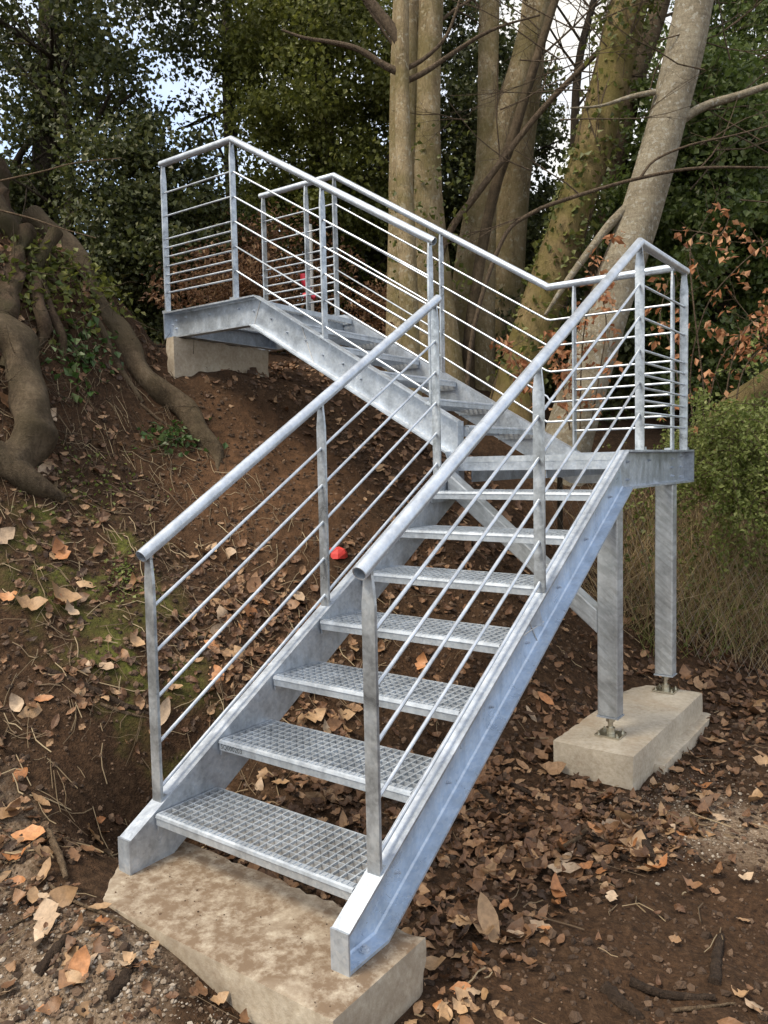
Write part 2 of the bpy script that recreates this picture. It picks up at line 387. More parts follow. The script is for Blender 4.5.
# ------------------------------------------------------------------ concrete footings
def rough_block(name, lo, hi, mat, label, cat, amp=.006, nseg=10, seed=0):
    lo = np.array(lo, float); hi = np.array(hi, float); L = hi-lo
    ns = [max(2, int(q/0.035)) for q in L]
    V = []; F = []
    pos = {}
    def vid(i, j, k):
        if (i, j, k) in pos: return pos[(i, j, k)]
        p = lo+L*np.array([i/ns[0], j/ns[1], k/ns[2]])
        edge = sum((q == 0 or q == n_) for q, n_ in zip((i, j, k), ns))
        nrm = np.array([(-1 if q == 0 else (1 if q == n_ else 0)) for q, n_ in zip((i, j, k), ns)], float)
        a = amp*(vnoise(p[0]*9+p[2]*5+seed, p[1]*9+p[2]*7)+.25*random.uniform(-.5, .5))
        if edge >= 2: a -= .003+random.random()*.007*(random.random() < .3)
        p = p+nrm*a; pos[(i, j, k)] = len(V); V.append(p); return pos[(i, j, k)]
    for ax in range(3):
        o = [a for a in range(3) if a != ax]
        for side in (0, ns[ax]):
            for a in range(ns[o[0]]):
                for b in range(ns[o[1]]):
                    q = []
                    for da, db in ((0, 0), (1, 0), (1, 1), (0, 1)):
                        t = [0, 0, 0]; t[ax] = side; t[o[0]] = a+da; t[o[1]] = b+db; q.append(vid(*t))
                    F.append(q if (side > 0) == (ax != 1) else q[::-1])
    o = npmesh(name, V, F, mat, None, label, cat, smooth=True, org=(lo+hi)/2*np.array([1, 1, 0])+np.array([0, 0, lo[2]]))
    o.data.set_sharp_from_angle(angle=R(38)); return o
rough_block('concrete_footing', (-.555, -.262, -.33), (.585, .168, 0.0), M['pad_foot'], 'long soil-stained concrete footing slab under the foot of the metal stairs', 'footing', .007)
rough_block('concrete_footing', (.245, 1.825, -.30), (.645, 3.035, .03), M['pad_col'], 'pale concrete footing block carrying the two square steel columns', 'footing', .004)
rough_block('concrete_skirt', (.30, 2.12, -.32), (.70, 3.07, -.095), M['pad_col'], 'rough lower concrete ledge along the right side of the column footing', 'concrete', .022)
rough_block('concrete_abutment', (-2.84, 2.06, 1.5), (-2.752, 3.03, 2.334), M['pad_abut'], 'earthy concrete abutment under the upper landing of the stairs', 'abutment', .010)

# ------------------------------------------------------------------ metal staircase
g, h = 0.304038, 0.177745
SL = h/g
W2 = 0.45; FL = 0.062; TF = 0.010; TW = 0.008
stairs = empty('metal_staircase', (0, 0, 0), 'galvanised steel staircase with two flights, turning landing, grated treads and railings', 'staircase')
def nos(y): return h+SL*y
def nosu(x): return 8*h+h+SL*(-.41-x)

def channel(name, top, bot, web, flange_to, axis_, ends=(True, True), label=None, inner=None):
    """C channel whose web is at coordinate 'web' and whose flanges run out to 'flange_to';
    top / bot are polylines (t, z); axis_ 'y': t is y and the channel stands at x, 'x': t is x and it stands at y"""
    P3 = (lambda w: (lambda t, z: (w, t, z))) if axis_ == 'y' else (lambda w: (lambda t, z: (t, w, z)))
    sg = 1 if flange_to > web else -1
    mb = MB()
    def inset(poly, d): return [(t, z+d) for t, z in poly]
    for tp, bt in (((top[:2], bot[:3]), (top[1:], bot[2:])) if inner else ((top, bot),)):
        mb.prism(inset(tp, -TF)+inset(bt, TF)[::-1], P3(web), P3(web+sg*TW))
    for line, d in ((top, -TF), (bot, TF)):
        for (t0, z0), (t1, z1) in zip(line[:-1], line[1:]):
            if abs(t1-t0) < 1e-6: continue
            mb.prism([(t0, z0), (t1, z1), (t1, z1+d), (t0, z0+d)], P3(web), P3(flange_to))
    nweb = 0
    fi = .006                                     # rolled inside corners between web and flanges
    for line, sgn in ((top, -1), (bot, 1)):
        for (t0, z0), (t1, z1) in zip(line[:-1], line[1:]):
            if abs(t1-t0) < .05: continue
            w0, w1 = web+sg*TW, web+sg*(TW+fi)
            q = [P3(w0)(t0, z0+sgn*(TF+fi)), P3(w1)(t0, z0+sgn*TF), P3(w1)(t1, z1+sgn*TF), P3(w0)(t1, z1+sgn*(TF+fi))]
            mb.add(q, [(0, 1, 2, 3)])
    for k, e in ((0, ends[0]), (-1, ends[1])):
        if e:
            t, zt = top[k]; zb = bot[k][1]; s2 = -1 if (top[1][0] > top[0][0]) == (k == 0) else 1
            mb.prism([(t, zb-.001), (t, zt+.001), (t+s2*.007, zt+.001), (t+s2*.007, zb-.001)], P3(web-sg*.001), P3(flange_to+sg*.001))
    o = mb.build(name, M['galv'], stairs, label)
    if inner:                                     # blue sky reflection painted inside the sloped channel; plain steel on top and ends
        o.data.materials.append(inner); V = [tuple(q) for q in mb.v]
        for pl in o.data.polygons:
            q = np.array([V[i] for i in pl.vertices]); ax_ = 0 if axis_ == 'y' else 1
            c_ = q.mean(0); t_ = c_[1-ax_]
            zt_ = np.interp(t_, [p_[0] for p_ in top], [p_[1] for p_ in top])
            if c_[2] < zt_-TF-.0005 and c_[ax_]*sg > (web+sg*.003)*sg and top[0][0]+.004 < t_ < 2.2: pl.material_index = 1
    return o
dv = 0.225; zl = 8*h+.018; DL = .195
yk = (zl-h)/SL; ykb = (zl-DL-h+dv)/SL
botf = [(-.1, 0.001), ((dv-h)/SL, 0.001)]
s_r = channel('stringer', [(-.1, nos(-.1)), (yk, zl), (3.315, zl)], botf+[(ykb, zl-DL), (3.315, zl-DL)], W2, W2+FL, 'y', (True, True), inner=M['galv_sky_tint'])
s_l = channel('stringer', [(-.1, nos(-.1)), (2.122, nos(2.122))], botf+[(2.122, nos(2.122)-dv)], -W2, -W2-FL, 'y', (True, False))
zu = 14*h+.045
xk = -.41-(zu-9*h)/SL; xkb = -.41-(zu-.195+dv-9*h)/SL
s_n = channel('stringer', [(-.452, nosu(-.452)), (xk, zu), (-2.93, zu)], [(-.452, zl-DL), (-.53, nosu(-.53)-dv), (xkb, zu-.195), (-2.93, zu-.195)], 2.19, 2.19-FL, 'x', (True, True))
xf = -.41-(zl-9*h)/SL; xfb = -.41-(zl-DL+dv-9*h)/SL
s_f = channel('stringer', [(.446, zl-.002), (xf, zl-.002), (xk, zu), (-2.93, zu)], [(.446, zl-DL), (xfb, zl-DL), (xkb, zu-.195), (-2.93, zu-.195)], 3.09, 3.09+FL, 'x', (False, True))
# landing beams
def beam(name, lo, hi, label=None): return MB().box(lo, hi).build(name, M['galv'], stairs, label)
mb = MB(); mb.box((-.446, 2.128, 8*h-.075), (.446, 2.136, 8*h-.012)); mb.box((-.446, 2.128, 8*h-.011), (.446, 2.19, 8*h-.002)); mb.box((-.446, 2.137, 8*h-.075), (.446, 2.19, 8*h-.066)); mb.build('landing_beam', M['galv'], stairs)
mb = MB(); mb.box((-.40, 2.196, 8*h-.14), (-.392, 3.086, 8*h-.02)); mb.build('landing_beam', M['galv'], stairs)
mb = MB(); mb.box((.05, 2.196, 8*h-.12), (.058, 3.086, 8*h-.04)); mb.build('landing_beam', M['galv'], stairs)
mb = MB(); mb.box((-2.80, 2.20, zu-.192), (-2.792, 3.086, zu-.07)); mb.box((-2.791, 2.20, zu-.192), (-2.74, 3.086, zu-.183)); mb.box((-2.791, 2.20, zu-.079), (-2.74, 3.086, zu-.07)); mb.build('bearing_beam', M['galv'], stairs)
mb = MB(); mb.box((-2.026, 2.196, zu-.16), (-2.018, 3.086, zu-.05)); mb.build('landing_beam', M['galv'], stairs)
# bolts
def bolt(p, ax, parent, r=.011):
    d = np.array(ax, float); p = np.array(p, float)
    mb = MB(); mb.tube([p, p+d*.004], r*1.5, 10, smooth=False); mb.tube([p+d*.004, p+d*.012], r, 6, smooth=False); mb.tube([p+d*.012, p+d*.017], r*.55, 8, smooth=False)
    return mb.build('bolt', M['galv_tube'], parent)
for k in range(1, 8):
    for dy in (.20,):
        y = (k-1)*g+dy
        bolt((W2+TW, y, k*h-.03), (1, 0, 0), s_r, .0055)
bolt((W2+.035, .0, .011), (0, 0, 1), s_r, .012)
for y, z in ((2.28, -.06), (2.28, -.15), (2.62, -.055), (3.05, -.05), (3.05, -.10), (3.05, -.15), (3.22, -.04), (3.22, -.1), (3.22, -.16)): bolt((W2+TW, y, zl+z), (1, 0, 0), s_r, .0055)
for i, x in enumerate((-.7, -1.0, -1.3, -1.6, -1.9)):
    bolt((x, 2.19-TW, nosu(x)-.10), (0, -1, 0), s_n, .006); bolt((x-.16, 2.19-TW, nosu(x)-.03), (0, -1, 0), s_n, .0055)
for x, z in ((-2.2, -.06), (-2.5, -.06), (-2.75, -.05), (-2.86, -.06), (-2.86, -.12), (-2.9, -.09)): bolt((x, 2.19-TW, zu+z), (0, -1, 0), s_n, .006)
# weld seams
def weld(pts, parent): return MB().tube(pts, .0035, 5).build('weld_seam', M['weld'], parent)
xw = W2+TW+.001
yc = 1.16; zc = nos(yc)-.135
weld([(xw, yc-.05, zc+.075), (xw, yc+.005, zc), (xw+.001, yc+.05, zc-.055)], s_r); weld([(xw, yc-.11, zc-.01), (xw, yc+.11, zc+.015)], s_r)
# splice gusset on right stringer
mb = MB(); mb.prism([(yc+.03, nos(yc+.03)-.012), (yc+.11, nos(yc+.11)-dv+.02), (yc-.02, nos(yc-.02)-.10)], lambda t, z: (W2+TW+.0005, t, z), lambda t, z: (W2+TW+.004, t, z)); mb.build('splice_plate', M['galv'], stairs)
weld([(xk+.02, 2.19-TW-.001, zu-.012), (xkb+.0, 2.19-TW-.001, zu-.185)], s_n)
weld([(-1.64, 2.19-TW-.001, nosu(-1.64)-.012), (-1.54, 2.19-TW-.001, nosu(-1.54)-dv+.012)], s_n)

# treads
def grating(mb, x0, x1, y0, y1, zt, px=.034, py=.034, hb=.026):
    n = int(round((y1-y0)/py)); 
    for i in range(1, n):
        y = y0+(y1-y0)*i/n; mb.box((x0, y-.0015, zt-hb), (x1, y+.0015, zt-.0008))
    n = int(round((x1-x0)/px))
    for i in range(1, n):
        x = x0+(x1-x0)*i/n; mb.box((x-.0024, y0, zt-.009), (x+.0024, y1, zt))
def tread_mesh(fl, gr, L, D, hgt=.040):
    """tread along +X of length L, front edge at y=0, going back D, top at z=0"""
    a, b = -L/2, L/2
    fl.box((a, 0.004, -hgt), (b, .008, -.004)); 
    fl.prism([(0, -.012), (.003, -.003), (.010, 0.0), (.034, 0.0), (.034, -.005), (.012, -.005), (.0038, -.013)], lambda t, z: (a, t, z), lambda t, z: (b, t, z))
    n = 42
    for i in range(n):
        x = a+(i+.5)*L/n; fl.box((x-.006, .012, .0004), (x+.004, .030, .003))
    fl.box((a, D-.004, -.035), (b, D, 0))
    fl.box((a, .0085, -.062), (a+.005, D-.0045, -.001)); fl.box((b-.005, .0085, -.062), (b, D-.0045, -.001))
    grating(gr, a+.006, b-.006, .034, D-.0045, -.001)
def place(mb, rot, loc):
    Mx = Matrix.Translation(Vector(loc)) @ Matrix.Rotation(rot, 4, 'Z')
    q = MB(); q.v = [tuple(Mx @ Vector(v)) for v in mb.v]; q.f = mb.f; q.sm = mb.sm; return q
f0, g0 = MB(), MB(); tread_mesh(f0, g0, .886, .288)
f1, g1 = MB(), MB(); tread_mesh(f1, g1, .886, .288)
treads = []
for k in range(1, 8):
    loc = (0, (k-1)*g, k*h)
    if k == 1:
        t0 = place(f0, 0, loc).build('tread', M['galv_grate'], stairs); gr0 = place(g0, 0, loc).build('grating', M['galv_grate'], t0, kind='stuff'); treads.append(t0)
    else:
        t = t0.copy(); col.objects.link(t); t.parent = stairs; t.location = t0.location+Vector((0, (k-1)*g, (k-1)*h)); WORG[t] = WORG[t0]+np.array([0, (k-1)*g, (k-1)*h])
        q = gr0.copy(); col.objects.link(q); q.parent = t; treads.append(t)
for k in range(1, 6):
    loc = (-.41-(k-1)*g, 2.64, (8+k)*h)
    t = place(f0, R(90), loc).build('tread', M['galv_grate'], stairs); place(g0, R(90), loc).build('grating', M['galv_grate'], t, kind='stuff')
def platform(x0, x1, y0, y1, z):
    fr = MB(); gr = MB()
    fr.box((x0, y0, z-.034), (x1, y0+.005, z)); fr.box((x0, y1-.005, z-.034), (x1, y1, z)); fr.box((x0, y0+.006, z-.034), (x0+.005, y1-.006, z)); fr.box((x1-.005, y0+.006, z-.034), (x1, y1-.006, z))
    grating(gr, x0+.006, x1-.006, y0+.006, y1-.006, z-.001)
    p = fr.build('landing_platform', M['galv_grate'], stairs); gr.build('grating', M['galv_grate'], p, kind='stuff')
platform(-.385, .445, 2.126+.066, 3.086, 8*h)
platform(-2.92, -1.93, 2.196, 3.086, 14*h)
mb = MB(); mb.prism([(2.126, 8*h-.03), (2.126, 8*h+.002), (2.19, 8*h+.002), (2.19, 8*h-.0015), (2.130, 8*h-.0015), (2.130, 8*h-.03)], lambda t, z: (-.444, t, z-.0), lambda t, z: (.444, t, z)); mb.build('landing_nosing', M['galv_grate'], stairs)
# stamped mark on the second tread
tx = bpy.data.curves.new('stamp', 'FONT'); tx.body = 'SQ000203'; tx.size = .026; tx.space_character = 1.05
to = bpy.data.objects.new('stamp_tmp', tx); col.objects.link(to)
dg = bpy.context.evaluated_depsgraph_get(); me = bpy.data.meshes.new_from_object(to.evaluated_get(dg)); bpy.data.objects.remove(to)
me.materials.append(M['ink']); so = bpy.data.objects.new('stamped_mark', me); col.objects.link(so)
so.parent = treads[1]; so.rotation_euler = (R(90), 0, 0); lw = Vector((-.435, g+.0034, 2*h-.033)); so.location = lw-Vector(WORG[treads[1]])

# columns
def column(cx, cy, ztop_front, ztop_back, z0, wx=.102, wy=.085):
    mb = MB(); x0, x1, y0, y1 = cx-wx/2, cx+wx/2, cy-wy/2, cy+wy/2
    v = [(x0,y0,z0),(x1,y0,z0),(x1,y1,z0),(x0,y1,z0),(x0,y0,ztop_front),(x1,y0,ztop_front),(x1,y1,ztop_back),(x0,y1,ztop_back)]
    mb.add(v, [(0,3,2,1),(4,5,6,7),(0,1,5,4),(1,2,6,5),(2,3,7,6),(3,0,4,7)])
    c = mb.build('column', M['galv_column'], stairs)
    bv = c.modifiers.new('bevel', 'BEVEL'); bv.width = .007; bv.segments = 3
    q = MB(); q.box((x0-.003, y0-.003, z0-.008), (x1+.003, y1+.003, z0-.0005)); q.build('end_plate', M['galv'], c)
    q = MB(); q.tube([(cx, cy, .042), (cx, cy, z0-.008)], .0125, 12); q.build('levelling_screw', M['bolt'], c)
    q = MB(); q.tube([(cx, cy, z0-.034), (cx, cy, z0-.012)], .021, 6, smooth=False); q.build('nut', M['bolt'], c); q = MB(); q.tube([(cx, cy, .0415), (cx, cy, .072)], .022, 10, smooth=False); q.build('collar', M['bolt'], c)
    q = MB(); q.box((cx-.062, cy-.055, .0315), (cx+.062, cy+.055, .041)); q.build('base_plate', M['bolt'], c)
    for sx in (-1, 1):
        for sy in (-1, 1):
            q = MB(); p = np.array([cx+sx*.046, cy+sy*.04, .041]); q.tube([p, p+[0, 0, .007]], .009, 6, smooth=False); q.tube([p+[0, 0, .007], p+[0, 0, .016]], .0045, 8); q.build('anchor_bolt', M['bolt'], c)
    return c
cb = lambda y: nos(y)-dv-.001
column(.455, 2.045, cb(2.045-.0425), cb(2.045+.0425), .135)
column(.455, 2.945, zl-DL-.001, zl-DL-.001, .135)
# diagonal brace
a = np.array([.404, 2.045, .60]); b = np.array([-.442, 2.045, 1.285])
d = (b-a)/np.linalg.norm(b-a); nrm = np.array([-d[2], 0, d[0]]); nrm = nrm if nrm[2] > 0 else -nrm
mb = MB(); hw = .045
def fr(u, v, e, sg): return tuple(e+nrm*v+np.array([0, u, 0]))
slx = .09*abs(d[2]/d[0])*0
va = []
for e, plane_x in ((a, .404), (b, -.442)):
    for u, v in ((-hw, -hw), (hw, -hw), (hw, hw), (-hw, hw)):
        p = e+nrm*v+np.array([0, u, 0]); t = (plane_x-p[0])/d[0]; va.append(p+d*t)
mb.add(va, [(0, 1, 2, 3), (7, 6, 5, 4), (0, 4, 5, 1), (1, 5, 6, 2), (2, 6, 7, 3), (3, 7, 4, 0)])
br = mb.build('diagonal_brace', M['galv_column'], stairs); bv = br.modifiers.new('bevel', 'BEVEL'); bv.width = .007; bv.segments = 3

# railings
PW, PT = .046, .012
OS = [.21, .375, .54, .705, .87]; OL = [.21, .375, .54, .735, .862]; OX = [.603, .668, .80, .926]
def post(parent, p, ztop, zbase, along):
    """flat bar whose broad face is square to the run of the rail"""
    x, y = p; mb = MB()
    A = (lambda u, t, z: (x+u, y+t, z)) if along == 'y' else (lambda u, t, z: (x+t, y+u, z))
    pr = [(-PW/2, zbase), (PW/2, zbase), (PW/2, ztop-.10), (PW*.30, ztop-.015), (PW*.30, ztop+.012), (-PW*.30, ztop+.012), (-PW*.30, ztop-.015), (-PW/2, ztop-.10)]
    mb.prism(pr, lambda u, z: A(u, -PT/2, z), lambda u, z: A(u, PT/2, z))
    return mb
def railing(line, posts, along, fixed, sections, name='railing', label=None):
    """line: handrail polyline (t,z); posts: list of (t, base z)"""
    P = (lambda t, z: np.array([fixed, t, z])) if along == 'y' else (lambda t, z: np.array([t, fixed, z]))
    r = empty('railing', P(line[0][0], posts[0][1]), parent=stairs)
    if label: r['label'] = label
    mb = MB(); mb.tube([P(*q) for q in line], .0235, 18, hollow=.86); mb.build('handrail', M['galv_tube'], r)
    ts = [q[0] for q in line]; zs = [q[1] for q in line]
    def zr(t):
        o = np.argsort(ts); return float(np.interp(t, np.array(ts)[o], np.array(zs)[o]))
    for t, zb in posts:
        q = P(t, 0); mb = post(r, (q[0], q[1]), zr(t)-.018, zb, along)
        # welded foot bracket
        s = .03
        if along == 'y': mb.box((q[0]-.022, q[1]+.007, zb-.002), (q[0]+.022, q[1]+.04, zb+.006+SL*.02)) 
        else: mb.box((q[0]-.04, q[1]-.022, zb-.002), (q[0]-.007, q[1]+.022, zb+.006+SL*.02))
        mb.build('post', M['galv_post'], r)
    for pts in sections:
        mb = MB(); mb.tube([P(t, zr(t)-o) for t, o in pts], .0066, 8); mb.build('baluster_rod', M['galv_tube'], r)
HR = .905
zlr = 2.497
yR = 2.405
secs = [[(.062, OS[i]), (yR-.012, OS[i]), (yR+.02, OL[i]), (3.207, OL[i])] for i in range(5)]+[[(yR, o), (3.207, o)] for o in OX]
railing([(.018, nos(.018)+HR), (yR, zlr), (3.236, zlr)], [(.06, nos(.06)-.002), (1.19, nos(1.19)-.002), (yR, zl-.002), (3.205, zl-.002)], 'y', .482, secs)
secs = [[(.047, o), (1.967, o)] for o in OS]
railing([(.012, nos(.012)+HR), (2.0, nos(2.0)+HR+.03)], [(.045, nos(.045)-.002), (1.0, nos(1.0)-.002), (1.965, nos(1.965)-.002)], 'y', -.482, secs)
secs = [[(-.63, o), (-2.19, o), (-2.225, OL[i]), (-2.925, OL[i])] for i, o in enumerate(OS)]+[[(-2.205, o), (-2.925, o)] for o in OX]
railing([(-.600, 2.640), (-2.203, 3.600), (-2.945, 3.604)], [(-.632, nosu(-.632)-.002), (-1.42, nosu(-1.42)-.002), (-2.205, zu-.002), (-2.922, zu-.002)], 'x', 2.16, secs)
secs = [[(.44, OL[i]), (-.33, OL[i]), (-.36, OS[i]), (-2.09, OS[i]), (-2.115, OL[i]), (-2.85, OL[i])] for i in range(5)]+[[(.44, o), (-.17, o)] for o in OX]+[[(-2.1, o), (-2.85, o)] for o in OX]
railing([(.455, 2.505), (-.345, 2.505), (-2.10, 3.598), (-2.885, 3.606)], [(.44, zl-.004), (-.17, zl-.004), (-1.15, nosu(-1.15)-.002), (-2.1, zu-.002), (-2.39, zu-.002), (-2.855, zu-.002)], 'x', 3.12, secs)
# ------------------------------------------------------------------ vegetation and ground litter
# ------------------------------------------------------------------ vegetation helpers
def unit(a): return a/(np.linalg.norm(a, axis=-1, keepdims=True)+1e-9)
def leaf_cloud(P, size, wid=.42, up=.5, droop=.2, fold=.18, out_c=None):
    """leaf-sized folded diamonds at points P"""
    n = len(P)
    a = unit(rng.normal(size=(n, 3))+np.array([0, 0, -droop]))
    nr = rng.normal(size=(n, 3))+np.array([0, 0, up*2])
    if out_c is not None: nr = nr+1.2*unit(P-np.array(out_c))
    nr = unit(nr-a*np.sum(nr*a, 1, keepdims=True)); b = np.cross(nr, a)
    L = (size*rng.uniform(.5, 1.55, n))[:, None]
    v0 = P; v2 = P+a*L; mid = P+a*L*.45
    v1 = mid+b*L*wid+nr*L*fold; v3 = mid-b*L*wid+nr*L*fold
    V = np.stack([v0, v1, v2, v3], 1).reshape(-1, 3)
    i = np.arange(n)*4
    F = np.concatenate([np.stack([i, i+1, i+2], 1), np.stack([i, i+2, i+3], 1)])
    return V, F
def clump_points(c, ax, ncl, rc, nleaf, shell=.35, cut=None):
    c = np.array(c, float); ax = np.array(ax, float)
    d = unit(rng.normal(size=(ncl, 3))); rr = shell+(1-shell)*rng.random(ncl)**.6
    C = c+d*ax*rr[:, None]
    k = rng.integers(0, ncl, nleaf); rs = rng.uniform(.55, 1.35, ncl)[k]
    off = unit(rng.normal(size=(nleaf, 3)))*(rng.random(nleaf)**.45)[:, None]*rc*rs[:, None]
    off[:, 2] *= .7
    P = C[k]+off
    return P
def view_ellipsoid(px0, px1, py0, py1, depth, thick=None):
    c = pix((px0+px1)/2, (py0+py1)/2, depth); sx = (px1-px0)/2*depth/FPX; sz = (py1-py0)/2*depth/FPX
    return c, (sx, thick or sx, sz)
def keep(P, fn): return P[fn(P)]
def above(P, d=.02): return P[P[:, 2] > H(P[:, 0], P[:, 1])+d]

def twigs(mb, p, d, L, r, lev, bend=.25, n=5):
    p = np.array(p, float); d = unit(np.array(d, float)); pts = [p]
    for i in range(n):
        d = unit(d+rng.normal(size=3)*bend*.35+np.array([0, 0, .02])); pts.append(pts[-1]+d*L/n)
    mb.tube(pts, lerp_r([r, r*.35], n+1), 5 if r > .006 else 4, caps=False)
    if lev > 0:
        for k in range(rng.integers(2, 4)):
            i = rng.integers(1, n); q = pts[i]
            twigs(mb, q, unit(d+rng.normal(size=3)*.75), L*rng.uniform(.4, .65), r*.5, lev-1, bend, 4)

def trunk_mesh(pxpath, depth, radii_px, n=14, sub=5, bump=.06, depth2=None, flare=None, toground=True):
    """trunk along a pixel path, its distance taken from where it stands on the ground"""
    m = len(pxpath); d2 = depth2 if depth2 is not None else depth
    ds = np.linspace(depth, d2, m)
    pts = [pix(q[0], q[1], dd) for q, dd in zip(pxpath, ds)]
    if toground:
        p0 = pts[0].copy(); dirn = unit(pts[0]-pts[1]); 
        pts = [np.array([p0[0]+dirn[0]*.15, p0[1]+dirn[1]*.15, min(p0[2], float(H(p0[0], p0[1])))-.25])]+pts
        radii_px = [radii_px[0]*(flare or 1.25)]+list(radii_px); ds = [depth]+list(ds)
    c = catmull(pts, sub); rr = lerp_r([r*d/FPX for r, d in zip(radii_px, ds)], len(c))
    mb = MB(); mb.tube(c, rr, n, bump=bump); return mb, c, rr
def stand(px, py): p, t = hit(px, py); return t

# ------------------------------------------------------------------ standing trees behind the stairs
def tree(name, label, base, group=None): return empty(name, base, label, 'tree', group)
def gbase(px, py):
    p, t = hit(px, py); return p, t

# three-stemmed tan tree behind the middle of the railing
b, dp = gbase(425, 392); dp = min(max(dp, 6.6), 8.0)
T = tree('coppiced_tree', 'thick tan tree of several fused stems behind the middle of the upper flight', pix(425, 392, dp))
for path, rad in (([(402, 395), (402, 250), (404, 100), (408, -40), (412, -160)], [17, 15, 14, 13, 12]),
                  ([(428, 395), (427, 250), (426, 120), (430, -20), (434, -160)], [19, 17, 15, 13, 12]),
                  ([(452, 395), (440, 290), (432, 200), (428, 110)], [15, 13, 11, 8])):
    mb, c, rr = trunk_mesh(path, dp+.15, rad, flare=1.35); mb.build('trunk', M['bark_ash'], T)
Pv = []
for k in range(900):
    q = pix(rng.uniform(388, 470), rng.uniform(120, 300), dp-.12+rng.uniform(-.05, .1)); Pv.append(q)
Pv = np.array(Pv)[rng.random(900) < .35]
V, F = leaf_cloud(Pv, .045); npmesh('ivy', V, F, M['ivy'], T, kind='stuff')
mb = MB()
for px_, py_, dx, dz in ((404, 60, -.7, .8), (430, 30, .8, .7), (410, -60, -.6, 1), (430, -100, .6, 1)): twigs(mb, pix(px_, py_, dp+.15), RT*dx+UP*dz, 1.5, .018, 2)
mb.build('twig', M['twig'], T, kind='stuff')
# slender stem standing in front of it
T = tree('slender_tree', 'slender straight young tree with forked side branches in front of the fused-stem tree', pix(412, 388, dp-.45))
mb, c, rr = trunk_mesh([(412, 390), (408, 270), (404, 170), (402, 70), (401, -60), (400, -150)], dp-.45, [10, 9, 8.2, 7.5, 7, 6]); mb.build('trunk', M['bark_ash'], T)
for path, rad in (([(402, 73), (385, 66), (360, 50), (335, 43), (305, 38), (282, 30)], [4, 3.4, 2.8, 2.2, 1.6, 1.0]),
                  ([(402, 45), (392, 30), (378, 12), (365, -4)], [6, 5.5, 5, 5]),
                  ([(404, 82), (425, 72), (450, 55), (478, 37), (505, 25), (540, 15)], [3, 2.6, 2.2, 1.8, 1.3, .8]),
                  ([(404, 70), (425, 58), (445, 38), (456, 12), (462, -10)], [2.4, 2, 1.7, 1.4, 1])):
    mb = MB(); c = catmull([pix(x, y, dp-.45) for x, y in path], 4); mb.tube(c, lerp_r([r*dp/FPX for r in rad], len(c)), 7, bump=.05)
    mb.build('branch', M['twig'], T)

# clump at the right of it
b, dp2 = gbase(490, 380); dp2 = min(max(dp2, 6.6), 7.8)
T = tree('tan_tree', 'tan speckled tree with two trunks spreading in a V left of the ivy-clad trunk', pix(480, 350, dp2))
for path, rad in (([(478, 370), (482, 280), (486, 180), (488, 80), (490, -30), (492, -150)], [18, 13, 11, 10.5, 10, 9]),
                  ([(462, 372), (472, 250), (500, 140), (524, 60), (545, -20), (570, -120)], [17, 15, 14, 13.5, 13, 12])):
    mb, c, rr = trunk_mesh(path, dp2, rad); mb.build('trunk', M['bark_ash'], T)
mb = MB()
for px_, py_, dx, dz in ((540, 0, .8, .7), (488, 20, -.6, .9), (520, 70, .9, .5)): twigs(mb, pix(px_, py_, dp2), RT*dx+UP*dz, 1.6, .014, 2)
mb.build('twig', M['twig'], T, kind='stuff')
T = tree('brown_tree', 'shaded brown trunk standing behind the V-shaped tan tree', pix(505, 350, dp2+.5))
mb, c, rr = trunk_mesh([(503, 370), (508, 260), (518, 150), (530, 60), (538, -30), (545, -130)], dp2+.5, [20, 18, 16, 14, 13, 12]); mb.build('trunk', M['bark_ash'], T)
# leaning pole saplings
T = tree('leaning_sapling', 'thin bare sapling leaning far right across the trunks from behind the railing', pix(448, 300, dp2-.5))
mb, c, rr = trunk_mesh([(432, 300), (448, 236), (480, 190), (540, 112), (600, 50), (655, -5), (720, -70)], dp2-.5, [3.8, 3.6, 3.4, 3.0, 2.6, 2.2, 1.6], 8); mb.build('trunk', M['twig'], T)
mb = MB()
for q, dx, dz in (((540, 100), .2, 1), ((600, 45), .1, 1), ((500, 165), -.3, .9), ((570, 70), 1, -.1)): twigs(mb, pix(*q, dp2-.5), RT*dx+UP*dz, .9, .008, 2)
mb.build('twig', M['twig'], T, kind='stuff')
T = tree('leaning_sapling', 'smooth pinkish sapling stem leaning right over the V-shaped tan tree', pix(480, 320, dp2-.3))
mb, c, rr = trunk_mesh([(470, 330), (492, 200), (512, 140), (530, 80), (552, 10), (575, -60)], dp2-.35, [6, 5.5, 5, 4.6, 4.2, 3.5], 8); mb.build('trunk', M['bark_brown'], T)

# ivy clad trunk
b, dp3 = gbase(545, 415); dp3 = min(max(dp3, 6.0), 7.2)
T = tree('ivy_clad_tree', 'mossy leaning trunk wrapped in climbing ivy between the tan and the pale trunks', pix(545, 400, dp3))
mb, c3, r3 = trunk_mesh([(515, 400), (545, 300), (575, 205), (603, 110), (625, 20), (648, -70), (668, -160)], dp3, [25, 21, 19.5, 19, 19, 17, 15]); mb.build('trunk', M['bark_moss'], T)
Pv = []
for k in range(3200):
    i = rng.integers(6, len(c3)-1); t = rng.random(); q = c3[i]*(1-t)+c3[min(i+1, len(c3)-1)]*t; fr_ = i/len(c3)
    dens = .25+.75*(vnoise(fr_*7, 3.3)+.5)+(.5 if fr_ > .62 else 0)
    if rng.random() > dens: continue
    u = unit(rng.normal(size=3)); u[2] *= .3; Pv.append(q+unit(u)*(r3[i]*rng.uniform(1.0, 1.35+(.5 if fr_ > .62 else 0))))
V, F = leaf_cloud(np.array(Pv), .05, up=.2, droop=.6); npmesh('ivy', V, F, M['ivy'], T, kind='stuff')
